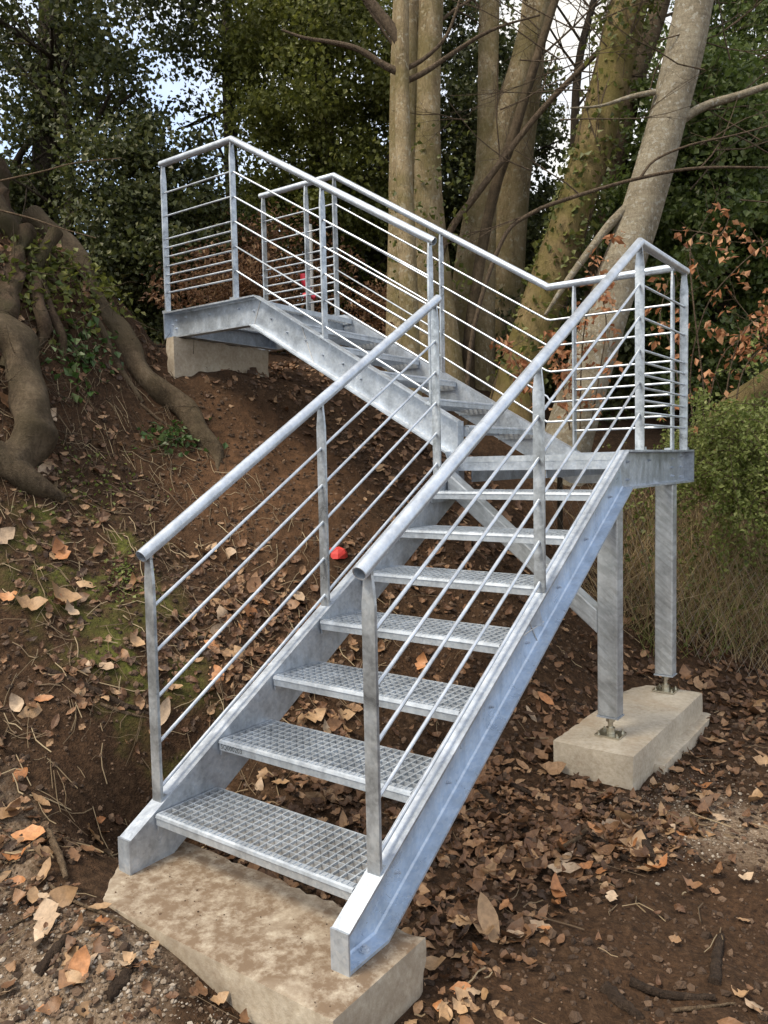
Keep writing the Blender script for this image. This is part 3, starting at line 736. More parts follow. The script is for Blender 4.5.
for k in range(4):
    pts = []
    for i in range(5, len(c3)-4, 2):
        a = k*1.4+2.5+.9*math.sin(i*.35+k*2); pts.append(c3[i]+(RT*math.cos(a)-FW*abs(math.sin(a))*.9)*r3[i]*1.03)
    mb = MB(); mb.tube(catmull(pts, 3), .007, 6, bump=.1); mb.build('ivy_stem', M['twig'], T)
# pale bowed trunk at the right
b, dp4 = gbase(575, 440); dp4 = min(max(dp4, 5.7), 6.8)
T = tree('pale_tree', 'pale grey bowed trunk rising behind the right end of the landing railing', pix(570, 440, dp4))
mb, c, rr = trunk_mesh([(560, 470), (580, 400), (604, 320), (637, 225), (662, 140), (682, 60), (698, -20), (712, -120)], dp4, [26, 24, 22, 20, 19, 19, 18, 16], bump=.04); mb.build('trunk', M['bark_pale'], T)
for path, rad in (([(640, 195), (612, 222), (590, 250), (568, 280), (545, 315)], [4.5, 4.6, 4.2, 3.2, 1.5]),
                  ([(668, 130), (700, 108), (740, 95), (790, 78)], [5, 4.5, 4, 3]),
                  ([(655, 92), (630, 97), (600, 106), (570, 108)], [3.0, 2.2, 1.4, .7])):
    mb = MB(); cc = catmull([pix(x, y, dp4-.05) for x, y in path], 4); mb.tube(cc, lerp_r([r*dp4/FPX for r in rad], len(cc)), 7, bump=.06); mb.build('branch', M['bark_pale'], T)
T = tree('grey_tree', 'thin grey trunk seen between the ivy-clad and the pale trunk', pix(600, 320, dp3+1.3))
mb, c, rr = trunk_mesh([(590, 330), (610, 200), (632, 90), (655, 20), (672, -40), (690, -120)], dp3+1.3, [11, 10.5, 10, 10, 9, 8], 10); mb.build('trunk', M['bark_brown'], T)
mb = MB()
for q, dx, dz in (((655, 20), 1, .5), ((640, 60), -.7, .8), ((632, 90), .9, .5), ((672, -40), .5, .9), ((660, 0), -.9, .4)): twigs(mb, pix(*q, dp3+1.3), RT*dx+UP*dz, 1.7, .018, 3)
mb.build('twig', M['twig'], T, kind='stuff')
# bare thin branches crossing at the right
mb = MB()
for q in ((560, 60), (600, 20), (640, 10), (620, 60), (690, 40), (730, 60), (700, 110), (560, 120), (650, 90), (740, 20), (540, 30), (590, 90), (520, 60), (575, 30), (610, 5), (660, 40), (630, 30), (585, 60), (555, 90), (705, 70), (745, 90), (715, 150), (760, 140), (500, 110), (470, 120), (530, 170), (600, 150), (690, 190), (740, 200), (760, 60)): twigs(mb, pix(*q, dp4+rng.uniform(-.3, .6)), RT*rng.normal()+UP*rng.uniform(-.2, .9), rng.uniform(.7, 1.4), .007, 3, .35)
mb.build('bare_twigs', M['twig'], None, 'tangle of fine bare twigs among the trunks at the top right', 'twigs', kind='stuff')
T = tree('arching_branch_tree', 'long thin bare branch arching right in front of the pale trunk', pix(480, 330, dp4-.35))
mb, c, rr = trunk_mesh([(470, 350), (500, 245), (530, 214), (580, 195), (640, 178), (700, 168), (790, 168)], dp4-.4, [2.4, 2.2, 2.1, 2.0, 1.8, 1.5, 1.0], 7); mb.build('trunk', M['twig'], T)
mb = MB(); cc = catmull([pix(x, y, dp4-.4) for x, y in ((640, 178), (655, 160), (690, 145), (735, 135), (790, 120))], 4); mb.tube(cc, lerp_r([.013, .006], len(cc)), 6); mb.build('branch', M['twig'], T)
mb = MB()
for q, dx, dz in (((700, 145), 1, .4), ((735, 135), 1, -.3), ((580, 195), -.8, .5), ((700, 168), .8, .7), ((530, 214), -.9, -.3)): twigs(mb, pix(*q, dp4-.4), RT*dx+UP*dz, .7, .007, 2)
mb.build('twig', M['twig'], T, kind='stuff')
T = tree('dark_twiggy_sapling', 'dark thin upright sapling with crooked twigs at the top between the tan and mossy trunks', pix(560, 350, dp3+.7))
mb, c, rr = trunk_mesh([(560, 350), (572, 200), (578, 70), (595, -5), (610, -80)], dp3+.7, [5, 4.4, 4, 3.4, 2.5], 7); mb.build('trunk', M['bark_dark'], T)
mb = MB()
for q, dx, dz in (((578, 70), -.8, 1), ((578, 50), .6, 1), ((580, 40), -.5, 1), ((590, 10), .8, .6), ((575, 110), .7, .7)): twigs(mb, pix(*q, dp3+.7), RT*dx+UP*dz, 1.3, .014, 3)
mb.build('twig', M['bark_dark'], T, kind='stuff')
# mossy log at the right edge
T = empty('mossy_log', pix(712, 425, 5.9), 'mossy leaning log at the right edge above the fine-leaved shrub', 'log')
mb = MB(); cc = catmull([pix(x, y, d_) for x, y, d_ in ((700, 440, 6.1), (725, 414, 6.0), (755, 393, 5.9), (800, 365, 5.8), (860, 340, 5.7))], 5); mb.tube(cc, lerp_r([.085, .10, .10, .10], len(cc)), 12, bump=.08); mb.build('trunk', M['bark_moss'], T)

# ------------------------------------------------------------------ evergreen masses
def evergreen(name, label, box, depth, mat, nleaf, size, ncl, rc, trunk=None, thick=None, shell=.3, cat='tree', extra=None, up=.15):
    c, ax = view_ellipsoid(*box, depth, thick)
    gz = float(H(c[0], c[1])); base = np.array([c[0], c[1], gz])
    T = empty(name, base, label, cat)
    P = above(clump_points(c, ax, ncl, rc, nleaf, shell))
    if extra is not None: P = np.concatenate([P, extra])
    V, F = leaf_cloud(P, size, up=up, out_c=c); npmesh('crown', V, F, mat, T, kind='stuff')
    if trunk:
        mb, cc, rr = trunk_mesh(trunk[0], depth, trunk[1], 10); mb.build('trunk', M['bark_dark'], T)
        mb = MB()
        for k in range(9):
            i = rng.integers(len(cc)//3, len(cc)); twigs(mb, cc[i], unit(rng.normal(size=3))*np.array([1, 1, .5])+np.array([0, 0, .3]), min(ax)*.9, rr[i]*.35, 2)
        mb.build('limb', M['bark_dark'], T, kind='stuff')
    return T
evergreen('holly_tree', 'dark holly tree with sky showing through its leaves at the top left', (-90, 235, -190, 170), 9.0, M['holly'], 26000, .055, 150, .40, ([(44, 262), (46, 160), (50, 60), (50, -60), (52, -150)], [14, 13, 12, 10, 8]), thick=1.5)
evergreen('holly_bush', 'dark holly bush below the holly tree, left of the upper railing', (60, 240, 120, 340), 8.6, M['holly'], 26000, .05, 110, .34, ([(67, 255), (70, 190), (66, 110), (64, 60)], [6, 5, 4, 3]), thick=.9, cat='bush')
evergreen('holly_bush', 'dark holly bush at the far left edge behind the old tree base', (-70, 75, 120, 290), 8.9, M['holly'], 12000, .05, 60, .34, thick=.8, cat='bush')
evergreen('holly_tree', 'spreading holly boughs between the left holly and the mid evergreen, sky behind', (170, 300, -120, 150), 10.4, M['holly'], 7000, .055, 60, .36, ([(235, 300), (232, 180), (228, 60), (225, -60)], [8, 7, 6, 4]), thick=1.4)
evergreen('evergreen_tree', 'dense olive-green evergreen tree left of the fused-stem trunk', (232, 425, -170, 300), 9.6, M['yew'], 60000, .05, 200, .40, ([(320, 330), (322, 180), (325, 20), (325, -120)], [12, 11, 9, 7]), thick=1.4)
evergreen('evergreen_tree', 'shadowy evergreen tree filling the gap between the fused-stem and tan trunks', (412, 560, -20, 330), 10.6, M['holly'], 32000, .055, 130, .42, ([(495, 340), (498, 220), (500, 110)], [10, 8, 3]), thick=1.2)
evergreen('laurel_tree', 'glossy dark laurel mass behind the pale trunk on the right', (600, 800, 60, 420), 8.4, M['laurel'], 60000, .055, 210, .36, ([(720, 430), (722, 250), (725, 80)], [9, 8, 6]), thick=1.2)
evergreen('laurel_tree', 'leafy green tree at the top right corner above the laurel mass', (660, 880, -120, 190), 9.6, M['laurel'], 26000, .055, 110, .40, ([(790, 420), (785, 200), (780, 20), (775, -60)], [10, 9, 8, 6]), thick=1.4)
evergreen('understory_bush', 'low dark bush behind the far railing between the trunks and the landing', (470, 640, 300, 470), 8.2, M['holly'], 16000, .05, 70, .30, thick=.9, cat='bush')
# far wood as one mass
Pw = []
for px0, px1, py0, py1, dd, nn in ((-160, 130, 170, 430, 12.5, 15000), (80, 330, 165, 430, 12.8, 16000), (260, 480, 130, 430, 12.5, 16000), (400, 620, 180, 430, 12.5, 15000), (560, 760, 190, 440, 12.5, 12000), (700, 960, 60, 440, 12.0, 12000), (-330, -100, -50, 420, 12.0, 9000), (900, 1200, 0, 450, 12.0, 9000)):
    c, ax = view_ellipsoid(px0, px1, py0, py1, dd, 1.3); Pw.append(above(clump_points(c, ax, 80, .6, nn, .1)))
V, F = leaf_cloud(np.concatenate(Pw), .10); npmesh('woodland', V, F, M['holly'], None, 'dark far woodland closing the view behind the trees', 'woodland', kind='stuff')
# fine drooping shrub at the right edge
def shrub_sprays(name, label, px0, px1, py0, py1, depth, n, mat, leaf=.016, Lr=(.3, .6), cat='shrub', ndense=26):
    T = empty(name, pix((px0+px1)/2, py1, depth), label, cat)
    st = MB(); P = []
    for k in range(n):
        p = pix(rng.uniform(px0, px1), rng.uniform(py0, py1), depth+rng.uniform(-.25, .35)); d = unit(RT*rng.normal()*.6-FW*rng.uniform(-.2, .9)+UP*rng.uniform(-.3, .6))
        L = rng.uniform(*Lr); pts = [p]
        for i in range(7): d = unit(d+np.array([0, 0, -.22])+rng.normal(size=3)*.1); pts.append(pts[-1]+d*L/7)
        st.tube(pts, lerp_r([.003, .0012], 8), 3, caps=False)
        pp = catmull(pts, 4)
        for q in pp:
            for j in range(ndense//10): P.append(q+rng.normal(size=3)*.014)
    V, F = leaf_cloud(np.array(P), leaf, wid=.36, up=.1); npmesh('foliage', V, F, mat, T, kind='stuff')
    st.build('stem', M['twig'], T, kind='stuff')
    return T
shrub_sprays('fine_leaved_shrub', 'bright green fine-leaved drooping shrub at the right edge beside the landing', 696, 850, 405, 510, 5.3, 330, M['fine'], .027, (.3, .75), ndense=20)
shrub_sprays('fine_leaved_shrub', 'smaller green sprig bush behind the right column and the landing corner', 665, 745, 430, 480, 5.9, 90, M['fine'], .024, (.2, .4))
# dead bracken above the landing
P = []
for box, dd, nn, th in (((120, 360, 215, 330), 9.0, 9000, 1.0), ((150, 320, 250, 330), 7.6, 3500, .8), ((280, 460, 270, 400), 8.2, 4500, .9)):
    c, ax = view_ellipsoid(*box, dd, th); P.append(above(clump_points(c, ax, 70, .30, nn, .0)))
V, F = leaf_cloud(np.concatenate(P), .05, wid=.22, up=.1); npmesh('dead_bracken', V, F, M['bracken'], None, 'rusty brown dead bracken behind the upper landing railing', 'bracken', kind='stuff')

# beech saplings with dry orange leaves
def beech(label, stems, depth, nleaf, spread=.05):
    p0 = pix(*stems[0][0], depth); T = empty('beech_sapling', p0, label, 'sapling', 'beech saplings keeping dead leaves')
    st = MB(); P = []
    for path in stems:
        c = catmull([pix(x, y, depth+rng.uniform(-.1, .1)) for x, y in path], 5); st.tube(c, lerp_r([.007, .003], len(c)), 5, caps=False)
        for k in range(nleaf):
            i = rng.integers(2, len(c)); q = c[i]
            cl = q+rng.normal(size=3)*spread
            for j in range(rng.integers(2, 6)): P.append(cl+rng.normal(size=3)*.022)
        for k in range(3):
            i = rng.integers(2, len(c)); twigs(st, c[i], unit(rng.normal(size=3)), .35, .003, 1)
    V, F = leaf_cloud(np.array(P), .052, wid=.30, droop=.8, fold=.12); npmesh('dry_leaf', V, F, M['beech'], T, kind='stuff'); st.build('stem', M['twig'], T, kind='stuff')
beech('beech sapling thick with orange dead leaves in front of the ivy-clad trunk', [[(580, 430), (582, 350), (592, 290), (610, 245)], [(570, 430), (562, 380), (555, 340)], [(590, 430), (600, 370), (606, 320), (595, 270)], [(540, 420), (520, 370), (505, 345)]], 5.9, 36)
beech('sparse beech sapling with orange dead leaves right of the landing posts', [[(700, 470), (690, 380), (705, 310), (735, 270), (770, 240)], [(700, 460), (720, 360), (760, 330), (800, 300)], [(690, 450), (672, 350), (660, 320), (668, 280)], [(710, 440), (690, 250), (720, 235), (730, 215)]], 5.8, 24, .09)
beech('low beech sprays with orange dead leaves at the right edge above the mossy log', [[(730, 460), (740, 380), (760, 350), (790, 330)], [(720, 450), (730, 370), (745, 330), (765, 315)], [(770, 330), (780, 290), (800, 270)]], 5.6, 22, .08)

# brambles and dry grass at the toe of the bank on the right
def grass(label, n, region, Lr, mat, name='dry_grass', lean=.5):
    V = []; F = []
    for k in range(n):
        x, y = region(); z = float(H(x, y)); p = np.array([x, y, z-.01]); L = rng.uniform(*Lr); d = unit(np.array([rng.normal()*lean, rng.normal()*lean, 1.0])); b = unit(np.cross(d, rng.normal(size=3)))*rng.uniform(.0012, .0028)
        ring = []
        for i in range(5):
            w = b*(1-i/4.5); V += [p-w, p+w]; ring.append(len(V)-2); d = unit(d+np.array([rng.normal()*.12, rng.normal()*.12, -.16*i*.5])); p = p+d*L/4
        for i in range(4): a = ring[i]; F.append((a, a+1, a+3, a+2))
    return npmesh(name, V, F, mat, None, label, 'grass', kind='stuff')
def reg_toe():
    while True:
        px_, py_ = rng.uniform(600, 790), rng.uniform(470, 665); p = pix(px_, py_, rng.uniform(5.2, 6.6))
        if (p[0]+.8)*-.91+p[1]*.41 > .25 or p[1] > 3.55: return p[0], p[1]
grass('tangled dry grass and dead bramble stems on the bank behind the columns', 2600, reg_toe, (.25, .75), M['drygrass'], 'dry_grass', .6)
def reg_toe2():
    p, t = hit(rng.uniform(640, 790), rng.uniform(520, 660)); return p[0], p[1]
grass('green grass tufts growing among the dry stems at the right edge', 900, reg_toe2, (.15, .5), M['fine'], 'green_grass', .6)
P = []
for k in range(1100):
    x, y = reg_toe(); P.append((x, y, float(H(x, y))+rng.uniform(.02, .5)))
V, F = leaf_cloud(np.array(P), .03); npmesh('bramble_leaves', V, F, M['ivy'], None, 'scattered olive bramble leaves on the bank behind the columns', 'bramble', kind='stuff')
for k, (pts, lab) in enumerate(((((690, 620), (715, 520), (745, 500), (760, 560)), 'arching bramble stem right of the rear column'), (((660, 640), (640, 540), (612, 500), (590, 530)), 'arching bramble stem between the two columns'), (((720, 640), (735, 560), (770, 530)), 'upright bramble stem near the right edge above the wire fence'))):
    mb = MB(); p0, t = hit(*pts[0]); c = catmull([p0-np.array([0, 0, .03])]+[pix(x, y, t-.15) for x, y in pts[1:]], 5); mb.tube(c, lerp_r([.005, .0025], len(c)), 5); mb.build('bramble_stem', M['dry'], None, lab, 'bramble')

# chain link fence along the toe of the bank
fa = np.array([-.40, 3.36]); fb = np.array([1.70, 3.98]); fd = fb-fa; FLn = np.linalg.norm(fd); fd = fd/FLn
T = empty('wire_fence', (fa[0], fa[1], float(H(*fa))), 'rusty diamond-mesh wire fence behind the columns at the toe of the bank', 'fence')
mb = MB(); cell = .062; hgt = .75
def fpt(s_, z_):
    x, y = fa+fd*s_; s2 = .05*math.sin(s_*2.3)+.03*math.sin(z_*7+s_*5); return (x-fd[1]*s2, y+fd[0]*s2, float(H(x, y))-.02+z_*(.9+.1*math.sin(s_*3)))
nst = int(FLn/cell)
for k in range(nst):
    for sg in (1, -1):
        pts = [];  m_ = int(hgt/cell)
        for i in range(m_+1): pts.append(fpt(k*cell+sg*(i % 2)*cell/2*1.0, i*cell*.62*1.9))
        mb.tube(pts, .0012, 3, caps=False)
mb.build('wire_mesh', M['wire'], T, kind='stuff')
for s_ in (.02, FLn-.02):
    mb = MB(); p = np.array(fpt(s_, 0)); mb.tube([p-[0, 0, .2], p+[0, 0, .95]], .02, 8); mb.build('fence_post', M['bark_dark'], T)

# ------------------------------------------------------------------ left bank tree with exposed roots
def on_bank(px_, py_, lift=.0):
    p, t = hit(px_, py_); return p+np.array([0, 0, lift]), t
T = empty('rooted_tree', on_bank(10, 400)[0], 'old tree base on the left bank with thick exposed roots', 'tree')
d0 = on_bank(30, 330)[1]
def lump(c, rr, n, amp, mat, name, par, f=3.0):
    mb = MB(); mb.tube(c, rr, n, bump=.03)
    mb.v = [tuple(np.array(q)+np.array([vnoise(q[1]*f*3+q[2]*f*2, q[2]*f*3+7), vnoise(q[0]*f*3, q[2]*f*3-q[1]*f), vnoise(q[0]*f*3+3, q[1]*f*3)])*amp) for q in mb.v]
    return mb.build(name, M[mat], par)
c = catmull([pix(x, y, dd) for x, y, dd in ((30, 470, d0+.35), (6, 385, d0+.22), (-8, 300, d0+.28), (-26, 215, d0+.4), (-44, 130, d0+.5), (-62, 30, d0+.6), (-80, -150, d0+.7))], 9)
lump(c, lerp_r([.26, .29, .29, .24, .20, .18, .17], len(c)), 28, .16, 'bark_root', 'trunk', T)
def root(path, rad, nn=16, lift=.35, amp=.03, dshift=0.0, mat='bark_brown'):
    ds = np.array([hit(x, y, 9.0)[1] for x, y in path]); k = np.arange(len(ds)); ok = ds < 8.0; fit = np.polyval(np.polyfit(k[ok], ds[ok], 1), k)
    pts = [pix(x, y, d_-r*lift+dshift) for (x, y), d_, r in zip(path, np.minimum(fit, ds+.04), rad)]
    c = catmull(pts, 9); return lump(c, lerp_r(rad, len(c)), nn, amp, mat, 'root', T, 2.0)
root([(38, 222), (70, 258), (100, 306), (130, 352), (158, 385), (184, 412), (204, 440), (222, 474)], [.10, .105, .10, .09, .075, .066, .055, .03], amp=.10)
root([(4, 335), (24, 372), (35, 415), (22, 450), (-8, 470)], [.12, .11, .10, .095, .09], amp=.10)
root([(-10, 455), (15, 472), (40, 490), (62, 500)], [.09, .08, .06, .03])
root([(30, 250), (48, 300), (60, 340), (64, 378)], [.035, .03, .028, .012], mat='bark_root')
root([(95, 318), (112, 352), (128, 378), (143, 402)], [.028, .026, .022, .012], 8)
root([(22, 235), (16, 280), (8, 330), (2, 372)], [.075, .085, .08, .04], amp=.12, mat='bark_root')
root([(52, 232), (40, 280), (44, 325), (30, 362)], [.045, .045, .035, .015], amp=.08, mat='bark_root')
root([(-5, 200), (12, 235), (30, 262), (60, 285)], [.06, .055, .04, .02], amp=.09, mat='bark_root')
# hanging rootlets on the bank
mb = MB()
for k in range(360):
    x, y = rng.uniform(-5, 190), rng.uniform(225, 470); p, t = hit(x, y); p = p+np.array([0, 0, .03]); d = unit(np.array([rng.normal()*.5+.4, rng.normal()*.5-.3, rng.uniform(-1, .5)]))
    twigs(mb, p, d, rng.uniform(.12, .4), rng.uniform(.0018, .004), 0, .6, 5)
mb.build('rootlet', M['twig'], T, kind='stuff')
for pts, r, lab in (([(-10, 183), (40, 172), (75, 163), (122, 158)], .006, 'thin bare twig reaching right across the left holly bush'), ([(-10, 208), (30, 218), (60, 228), (96, 238)], .007, 'pale bare twig sticking right from the left tree base')):
    mb = MB(); c = catmull([pix(x, y, d0-.1) for x, y in pts], 5); mb.tube(c, lerp_r([r, r*.4], len(c)), 6); mb.build('bare_twig', M['stick_pale'], None, lab, 'twig')
# small herbs and ivy on the bank
def herbs(label, box, n, size, mat='herb', cat='plant', name='herb_patch', hmax=.1):
    P = []
    for k in range(n):
        p, t = hit(rng.normal((box[0]+box[1])/2, (box[1]-box[0])/4), rng.normal((box[2]+box[3])/2, (box[3]-box[2])/4)); P.append(p+np.array([0, 0, rng.uniform(.01, hmax)]))
    V, F = leaf_cloud(np.array(P), size, wid=.42, up=.8); npmesh(name, V, F, M[mat], None, label, cat, kind='stuff')
herbs('small bright green herbs at the lower end of the long root', (145, 205, 432, 458), 170, .04)
herbs('round-leaved plants hanging under the long exposed root on the bank', (45, 120, 320, 400), 190, .05)
herbs('ivy trailing over the left tree base', (0, 95, 205, 340), 620, .045, 'ivy', 'ivy', 'ivy_patch')
herbs('low green weeds on the crest of the bank left of the upper landing', (70, 175, 245, 325), 900, .045, 'yew', 'plant', 'weed_patch', .16)
herbs('moss and seedlings on the left bank below the roots', (20, 150, 440, 520), 240, .022, 'fine', 'moss', 'moss_patch', .02)
herbs('mossy clump beside the front left railing post', (105, 145, 560, 605), 260, .018, 'fine', 'moss', 'moss_patch', .015)
# red and white marker beyond the upper landing
p = pix(311, 292, 7.4); gzm = float(H(p[0], p[1])); T = empty('marker_stake', (p[0], p[1], gzm), 'white marker stake with red tape behind the upper landing', 'stake')
zt = pix(311, 226, 7.4)[2]; mb = MB(); mb.tube([(p[0], p[1], gzm-.1), (p[0], p[1], zt)], .026, 10); mb.build('pole', M['white'], T)
for pts in ([(303, 274), (305, 282), (309, 290)], [(304, 297), (309, 295), (315, 298)]):
    mb = MB(); q = [pix(x, y, 7.3) for x, y in pts]; mb.tube(catmull(q, 3), .028, 6, bump=.3); mb.build('tape', M['red_tape'], T)
# red litter on the slope
p, t = hit(338, 556); mb = MB()
v = []; 
for i in range(4):
    for j in range(7):
        a = 2*math.pi*j/7; r = (.055, .055, .045, .012)[i]*rng.uniform(.85, 1.15); v.append(p+np.array([math.cos(a)*r, math.sin(a)*r, (-.01, .02, .045, .055)[i]+rng.uniform(-.006, .006)]))
mb.add(v, [(i*7+j, i*7+(j+1) % 7, (i+1)*7+(j+1) % 7, (i+1)*7+j) for i in range(3) for j in range(7)]+[tuple(range(21, 28))])
mb.build('plastic_scrap', M['red'], None, 'crumpled red plastic scrap on the soil slope left of the stairs', 'litter')

# ------------------------------------------------------------------ leaf litter, sticks, stones
def leaf_template(L, kind, curl, twist):
    """a dead leaf: rows across its length, crease along the midrib; lies in XY"""
    n = 8; V = []; F = []
    for i in range(n+1):
        t = i/n
        w = {'oval': .30*math.sin(math.pi*min(1, t*1.02))**.8, 'lance': .20*math.sin(math.pi*t)**.75, 'lobed': (.27+.075*math.cos(t*3*2*math.pi))*math.sin(math.pi*t)**.55}[kind]*L
        w = max(w, .004*L); z = curl*L*((t-.5)**2*1.6)+.0; tw = twist*(t-.5)
        for sg in (-1, 0, 1):
            e = .32*w*abs(sg)*(1 if curl >= 0 else -1)*(1+.6*math.sin(i*2.1+sg))
            V.append(((t-.5)*L, sg*w*math.cos(tw), z+e*.8+sg*w*math.sin(tw)))
    for i in range(n):
        for k in range(2): a = i*3+k; F.append((a, a+3, a+4, a+1))
    return np.array(V), F
TEMPL = [leaf_template(1, k, c, t) for k in ('oval', 'lance', 'lobed') for c, t in ((.8, .9), (-.5, -1.1), (.2, .3))]
def slope_n(x, y, e=.05):
    return unit(np.array([-(float(H(x+e, y))-float(H(x-e, y)))/(2*e), -(float(H(x, y+e))-float(H(x, y-e)))/(2*e), 1.0]))
PADS = [(-.60, .60, -.28, .19, .0), (.23, .66, 1.81, 3.05, .03)]
def on_pad(x, y): return any(a < x < b and c < y < d for a, b, c, d, z in PADS)
def dens(x, y):
    s = (x+.8)*-.91+y*.41
    d = .22
    d += .6*math.exp(-((x-.74)**2/.03+(y-.35)**2/.30))                # along the right stringer foot
    d += 1.15*math.exp(-((x-.45)**2/.22+(y-2.0)**2/1.3))                # round the column footing
    d += .45*math.exp(-((x+.0)**2/.35+(y-1.4)**2/.8))                # under the stairs
    d += 1.2*math.exp(-((x-1.0)**2/.6+(y-3.4)**2/.35))
    if x < -.75: d += .42*sstep(.1, .9, s)
    d -= .9*math.exp(-((x+2.0)**2/.75+(y-2.1)**2/.5))                 # bare dug slope
    d -= .45*math.exp(-((x-1.35)**2/.22+(y-.2)**2/1.2))                # trodden soil, right front
    d -= .6*math.exp(-((x+.86)**2/.07+(y-.30)**2/.10))
    d *= 1-.90*float(sstep(.70+.22*float(sstep(.7, 1.3, y)), .86+.22*float(sstep(.7, 1.3, y)), x)*sstep(1.9, 1.4, y))
    d *= .7*(.15+1.7*(float(vnoise(x*2.7+5, y*2.7))+.5)**1.3)
    return max(d, .025)
nv = len(TEMPL[0][0])
TF_ = np.array(TEMPL[0][1])
Vs = []; Fs = []; cnt = 0; indiv = []
tries = 0
while cnt < 12000 and tries < 60000:
    tries += 1
    if rng.random() < .62: x, y = rng.uniform(-3.2, 1.9), rng.uniform(-1.0, 3.9)
    else: x, y = rng.uniform(-1.4, 1.9), rng.uniform(-.9, 1.6)
    if rng.random() > dens(x, y)*.55: continue
    if on_pad(x, y): continue
    V0 = TEMPL[rng.integers(0, 9)][0]; L = float(np.clip(rng.lognormal(math.log(.050), .42), .02, .14))
    nr = unit(slope_n(x, y)+rng.normal(size=3)*.33); a = unit(np.cross(nr, rng.normal(size=3))); b = np.cross(nr, a)
    z = float(H(x, y))+rng.uniform(.004, .022)
    P = np.array([x, y, z]); dd = P-CAM; dep = dd@FW
    if dep > .3 and len(indiv) < 900:
        ppx = 384+FPX*(dd@RT)/dep; ppy = 512-FPX*(dd@UP)/dep
        if 0 < ppx < 768 and 0 < ppy < 1024 and L*FPX/dep > 17 and not (-.5 < x < .55 and 0 < y < 2.1):
            indiv.append((L*FPX/dep, P, a, b, nr, L)); continue
    Vs.append((V0*L) @ np.stack([a, b, nr])+P); Fs.append(TF_+cnt*nv); cnt += 1
indiv.sort(key=lambda q: -q[0])
for q in indiv[285:]:
    Vs.append((TEMPL[rng.integers(0, 9)][0]*q[5]) @ np.stack([q[2], q[3], q[4]])+q[1]); Fs.append(TF_+cnt*nv); cnt += 1
npmesh('leaf_litter', np.concatenate(Vs), np.concatenate(Fs), M['litter'], None, 'small brown dead leaves littering the ground all round', 'leaf litter', kind='stuff')
ltm = {}
for k in LEAFC:
    for i, (V0, F0) in enumerate(TEMPL):
        me = bpy.data.meshes.new('fallen_leaf'); me.from_pydata(V0.tolist(), [], [tuple(f) for f in F0]); me.update(); me.polygons.foreach_set('use_smooth', [True]*len(F0)); me.materials.append(M['leaf_'+k]); ltm[(k, i)] = me
def put_leaf(P, a, b, nr, L, key, label, group=None):
    o = bpy.data.objects.new('fallen_leaf', ltm[key]); col.objects.link(o)
    o.matrix_world = Matrix(((a[0]*L, b[0]*L, nr[0]*L, P[0]), (a[1]*L, b[1]*L, nr[1]*L, P[1]), (a[2]*L, b[2]*L, nr[2]*L, P[2]), (0, 0, 0, 1)))
    tag(o, label, 'leaf', group)
kinds = list(LEAFC)
for px_size, P, a, b, nr, L in indiv[:285]:
    k = kinds[int(rng.choice(4, p=[.14, .34, .36, .16]))]
    x, y = P[0], P[1]
    where = 'on the left bank beside the stairs' if x < -.6 and y > -.05 else ('on the gravel in front of the foot slab' if y < -.2 and x < .62 else ('round the column footing' if y > 1.3 else 'on the trodden soil right of the stairs'))
    ti = int(rng.integers(0, 9)); shp = ('oval', 'narrow', 'lobed')[ti//3]; cur = ('curled', 'cupped', 'flat')[ti % 3]; sz = 'large' if L > .085 else ('small' if L < .06 else 'mid-sized')
    put_leaf(P, a, b, nr, L, (k, ti), '%s %s %s %s dead leaf %s' % (sz, cur, k if k != 'pale' else 'pale beige', shp, where), 'fallen leaves')
for px_, py_, L, ang, k, ti, lab in ((487, 930, .165, 1.75, 'tan', 5, 'largest tan leaf standing upright beside the right end of the foot slab'), (513, 942, .085, -.9, 'pale', 2, 'pale beige leaf just right of the largest upright leaf'),
        (462, 928, .10, .6, 'tan', 2, 'broad tan leaf tucked left of the largest upright leaf'), (545, 935, .05, .3, 'orange', 2, 'small bright orange leaf on dark soil right of the large leaves'),
        (745, 884, .07, -.6, 'pale', 6, 'pale lobed leaf lying alone near the right edge'), (585, 872, .07, .2, 'orange', 0, 'orange-brown curled leaf on soil below the column footing'),
        (28, 608, .16, .3, 'tan', 6, 'large tan lobed leaf at the left edge of the bank'), (62, 600, .17, -.3, 'tan', 0, 'large curled tan leaf on the left bank'), (135, 645, .10, -1.0, 'tan', 0, 'tan leaf beside the front left railing post'),
        (95, 822, .05, .4, 'orange', 6, 'orange leaf at the left end of the foot slab'), (20, 775, .08, 1.0, 'orange', 1, 'orange leaf leaning at the left edge above the gravel')):
    P, t = hit(px_, py_); up_ = unit(slope_n(P[0], P[1])*.6-FW*.8) if lab.startswith('largest') else slope_n(P[0], P[1])
    a0 = unit(RT*math.cos(ang)+UP*math.sin(ang)); a0 = unit(a0-up_*np.dot(a0, up_)); b0 = np.cross(up_, a0)
    put_leaf(P+up_*.02+(np.array([0, 0, .035]) if lab.startswith('largest') else 0), a0, b0, up_, L, (k, ti), lab)

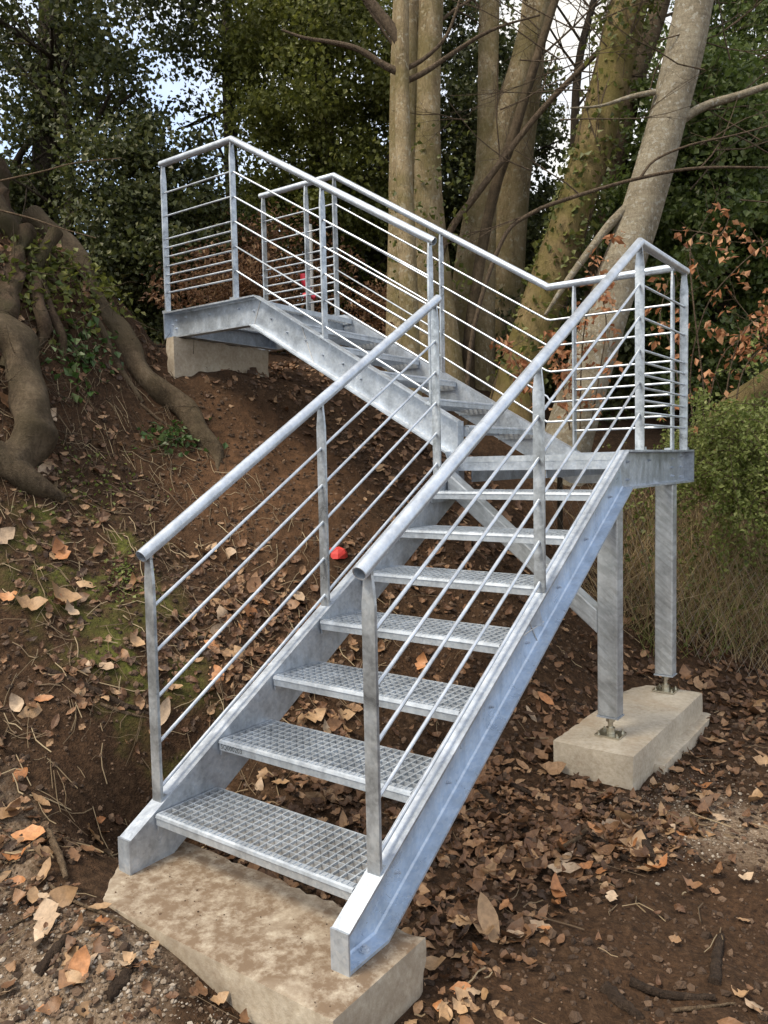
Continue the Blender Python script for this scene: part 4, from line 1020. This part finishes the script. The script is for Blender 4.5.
# a few leaves and a soil crust on the foot slab stay with the material; stones and clods
def stones(name, label, cat, n, region, rlo, rhi, mat, squash=.65):
    ph = (1+5**.5)/2
    I = unit(np.array([(-1,ph,0),(1,ph,0),(-1,-ph,0),(1,-ph,0),(0,-1,ph),(0,1,ph),(0,-1,-ph),(0,1,-ph),(ph,0,-1),(ph,0,1),(-ph,0,-1),(-ph,0,1)], float))
    T20 = np.array([(0,11,5),(0,5,1),(0,1,7),(0,7,10),(0,10,11),(1,5,9),(5,11,4),(11,10,2),(10,7,6),(7,1,8),(3,9,4),(3,4,2),(3,2,6),(3,6,8),(3,8,9),(4,9,5),(2,4,11),(6,2,10),(8,6,7),(9,8,1)])
    V = []; F = []; c = 0
    XY = np.array([region() for _ in range(n)]); Z = H(XY[:, 0], XY[:, 1])
    for (x, y), z in zip(XY, Z):
        if on_pad(x, y): continue
        r = rlo*(rhi/rlo)**(rng.random()**2.2); S = np.array([1, rng.uniform(.6, 1), rng.uniform(.45, .9)*squash/.65])*r
        th = rng.uniform(0, 6.28); v = I*rng.uniform(.6, 1.3, (12, 1))*S
        v = np.stack([v[:, 0]*math.cos(th)-v[:, 1]*math.sin(th), v[:, 0]*math.sin(th)+v[:, 1]*math.cos(th), v[:, 2]], 1)
        V.append(v+np.array([x, y, z+r*.15])); F.append(T20+c*12); c += 1
    npmesh(name, np.concatenate(V), np.concatenate(F), mat, None, label, cat, kind='stuff')
def rg1():
    if rng.random() < .6: p, t = hit(rng.uniform(-20, 300), rng.uniform(885, 1030))
    else: p, t = hit(rng.uniform(0, 180), rng.uniform(900, 1020))
    return p[0], p[1]
stones('gravel', 'pale gravel and crumbled mortar in front of the foot slab', 'gravel', 3000, rg1, .002, .012, M['gravel'])
def rg2():
    p, t = hit(rng.normal(690, 45), rng.normal(815, 25)); return p[0], p[1]
stones('gravel', 'fine pale gravel on the path right of the column footing', 'gravel', 1500, rg2, .003, .010, M['gravel'])
def rg3(): return rng.uniform(-2.6, 1.9), rng.uniform(-1.0, 3.2)
stones('soil_clods', 'crumbs and clods of dark soil over the ground', 'soil', 18000, rg3, .004, .020, M['clod'], .8)
def rg4(): return rng.uniform(-.54, .57), rng.uniform(-.25, .15)
_H, _op = H, on_pad
H = lambda x, y: np.zeros(np.shape(x)); on_pad = lambda x, y: False
stones('soil_crumbs', 'crumbs of soil scattered on top of the foot slab', 'soil', 130, rg4, .0015, .005, M['clod'], .7)
H, on_pad = _H, _op

# sticks
def stick(path, r, mat, label, lift=.3, knobs=0):
    pts = []
    for x, y in path:
        p, t = hit(x, y); pts.append(p+np.array([0, 0, r*lift+.004]))
    c = catmull(pts, 5); c = [q+rng.normal(size=3)*r*.12 for q in c]
    mb = MB(); mb.tube(c, lerp_r([r, r*.95, r*.6], len(c)), 8, bump=.1)
    mb.build('stick', M[mat], None, label, 'stick', 'sticks lying on the ground')
stick([(548, 860), (575, 842), (598, 825), (612, 818)], .010, 'stick_pale', 'pale forked stick on the leaves below the column footing', .8)
stick([(478, 788), (500, 812), (530, 838)], .018, 'stick_dark', 'dark stick slanting out from under the right stringer')
stick([(592, 838), (612, 852), (628, 862)], .017, 'stick_dark', 'short dark stick on soil right of the pale forked stick')
stick([(640, 832), (652, 858), (662, 870)], .018, 'stick_dark', 'blunt dark wood chunk below the column footing')
stick([(715, 985), (718, 955), (722, 940)], .018, 'stick_dark', 'short upright-lying log piece near the bottom right')
stick([(630, 985), (670, 998), (715, 1000)], .014, 'stick_dark', 'dark half-buried stick along the bottom right soil')
stick([(672, 1012), (700, 1010), (735, 1005)], .006, 'stick_pale', 'thin pale stick near the bottom right corner')
stick([(605, 990), (622, 1006), (640, 1020)], .020, 'stick_dark', 'thick dark stub at the bottom edge right of the foot slab')
stick([(430, 905), (452, 910), (475, 915)], .012, 'stick_dark', 'dark stick beside the large tan leaves')
stick([(500, 780), (540, 800)], .012, 'stick_dark', 'dark short stick in front of the column footing')
stick([(745, 735), (760, 715), (775, 700)], .010, 'stick_pale', 'pale stick propped at the right edge beside the path')
stick([(107, 1000), (122, 985), (135, 965)], .020, 'stick_dark', 'broken brown wood chunk on the gravel in front of the slab')
stick([(38, 978), (55, 955), (72, 935)], .018, 'stick_dark', 'dark rotten stick on the gravel at bottom left')
stick([(48, 838), (60, 862), (66, 885)], .013, 'stick_pale', 'upright weathered root stub left of the foot slab', 1.5)
stick([(18, 858), (60, 895), (110, 918), (155, 938)], .006, 'stick_pale', 'long thin pale twig running to the foot slab')
stick([(5, 930), (40, 912), (75, 900)], .005, 'stick_pale', 'thin pale twig on the gravel at the left edge')
stick([(45, 672), (90, 690), (120, 705), (150, 716)], .016, 'stick_dark', 'long dark root lying across the bank left of the front post')
stick([(100, 705), (125, 714), (150, 720)], .009, 'stick_pale', 'pale stick against the front left railing post')
stick([(0, 745), (15, 722), (40, 735), (85, 762)], .005, 'stick_pale', 'thin curved twig arching over the left bank')
stick([(140, 405), (165, 425), (190, 440), (215, 462)], .010, 'stick_pale', 'pale stick lying along the lower end of the long root')
stick([(560, 700), (600, 712)], .010, 'stick_dark', 'small dark stick behind the front column')

V = []; F = []
for k in range(1300):
    if rng.random() < .8: x, y = rng.uniform(-2.8, -.65), rng.uniform(-.6, 2.0)
    else: x, y = rng.uniform(-1.2, 1.9), rng.uniform(-1.0, 3.2)
    if on_pad(x, y): continue
    L = rng.uniform(.03, .16)*(1 if rng.random() < .8 else 1.8); th = rng.uniform(0, 6.28); r = rng.uniform(.0008, .0026); b0 = len(V)
    for i in range(4):
        t = i/3-.5; th += rng.normal()*.18; px_, py_ = x+math.cos(th)*L*t, y+math.sin(th)*L*t
        z = float(H(px_, py_))+.006+rng.uniform(0, .012); s_ = np.array([-math.sin(th), math.cos(th), 0])*r
        V += [np.array([px_, py_, z])-s_, np.array([px_, py_, z])+s_, np.array([px_, py_, z+r*1.6])]
    for i in range(3):
        a = b0+i*3
        for j in range(3): F.append((a+j, a+(j+1) % 3, a+3+(j+1) % 3, a+3+j))
npmesh('straw_and_rootlets', V, F, M['dry'], None, 'straw, rootlets and twig bits strewn over the soil', 'straw', kind='stuff')
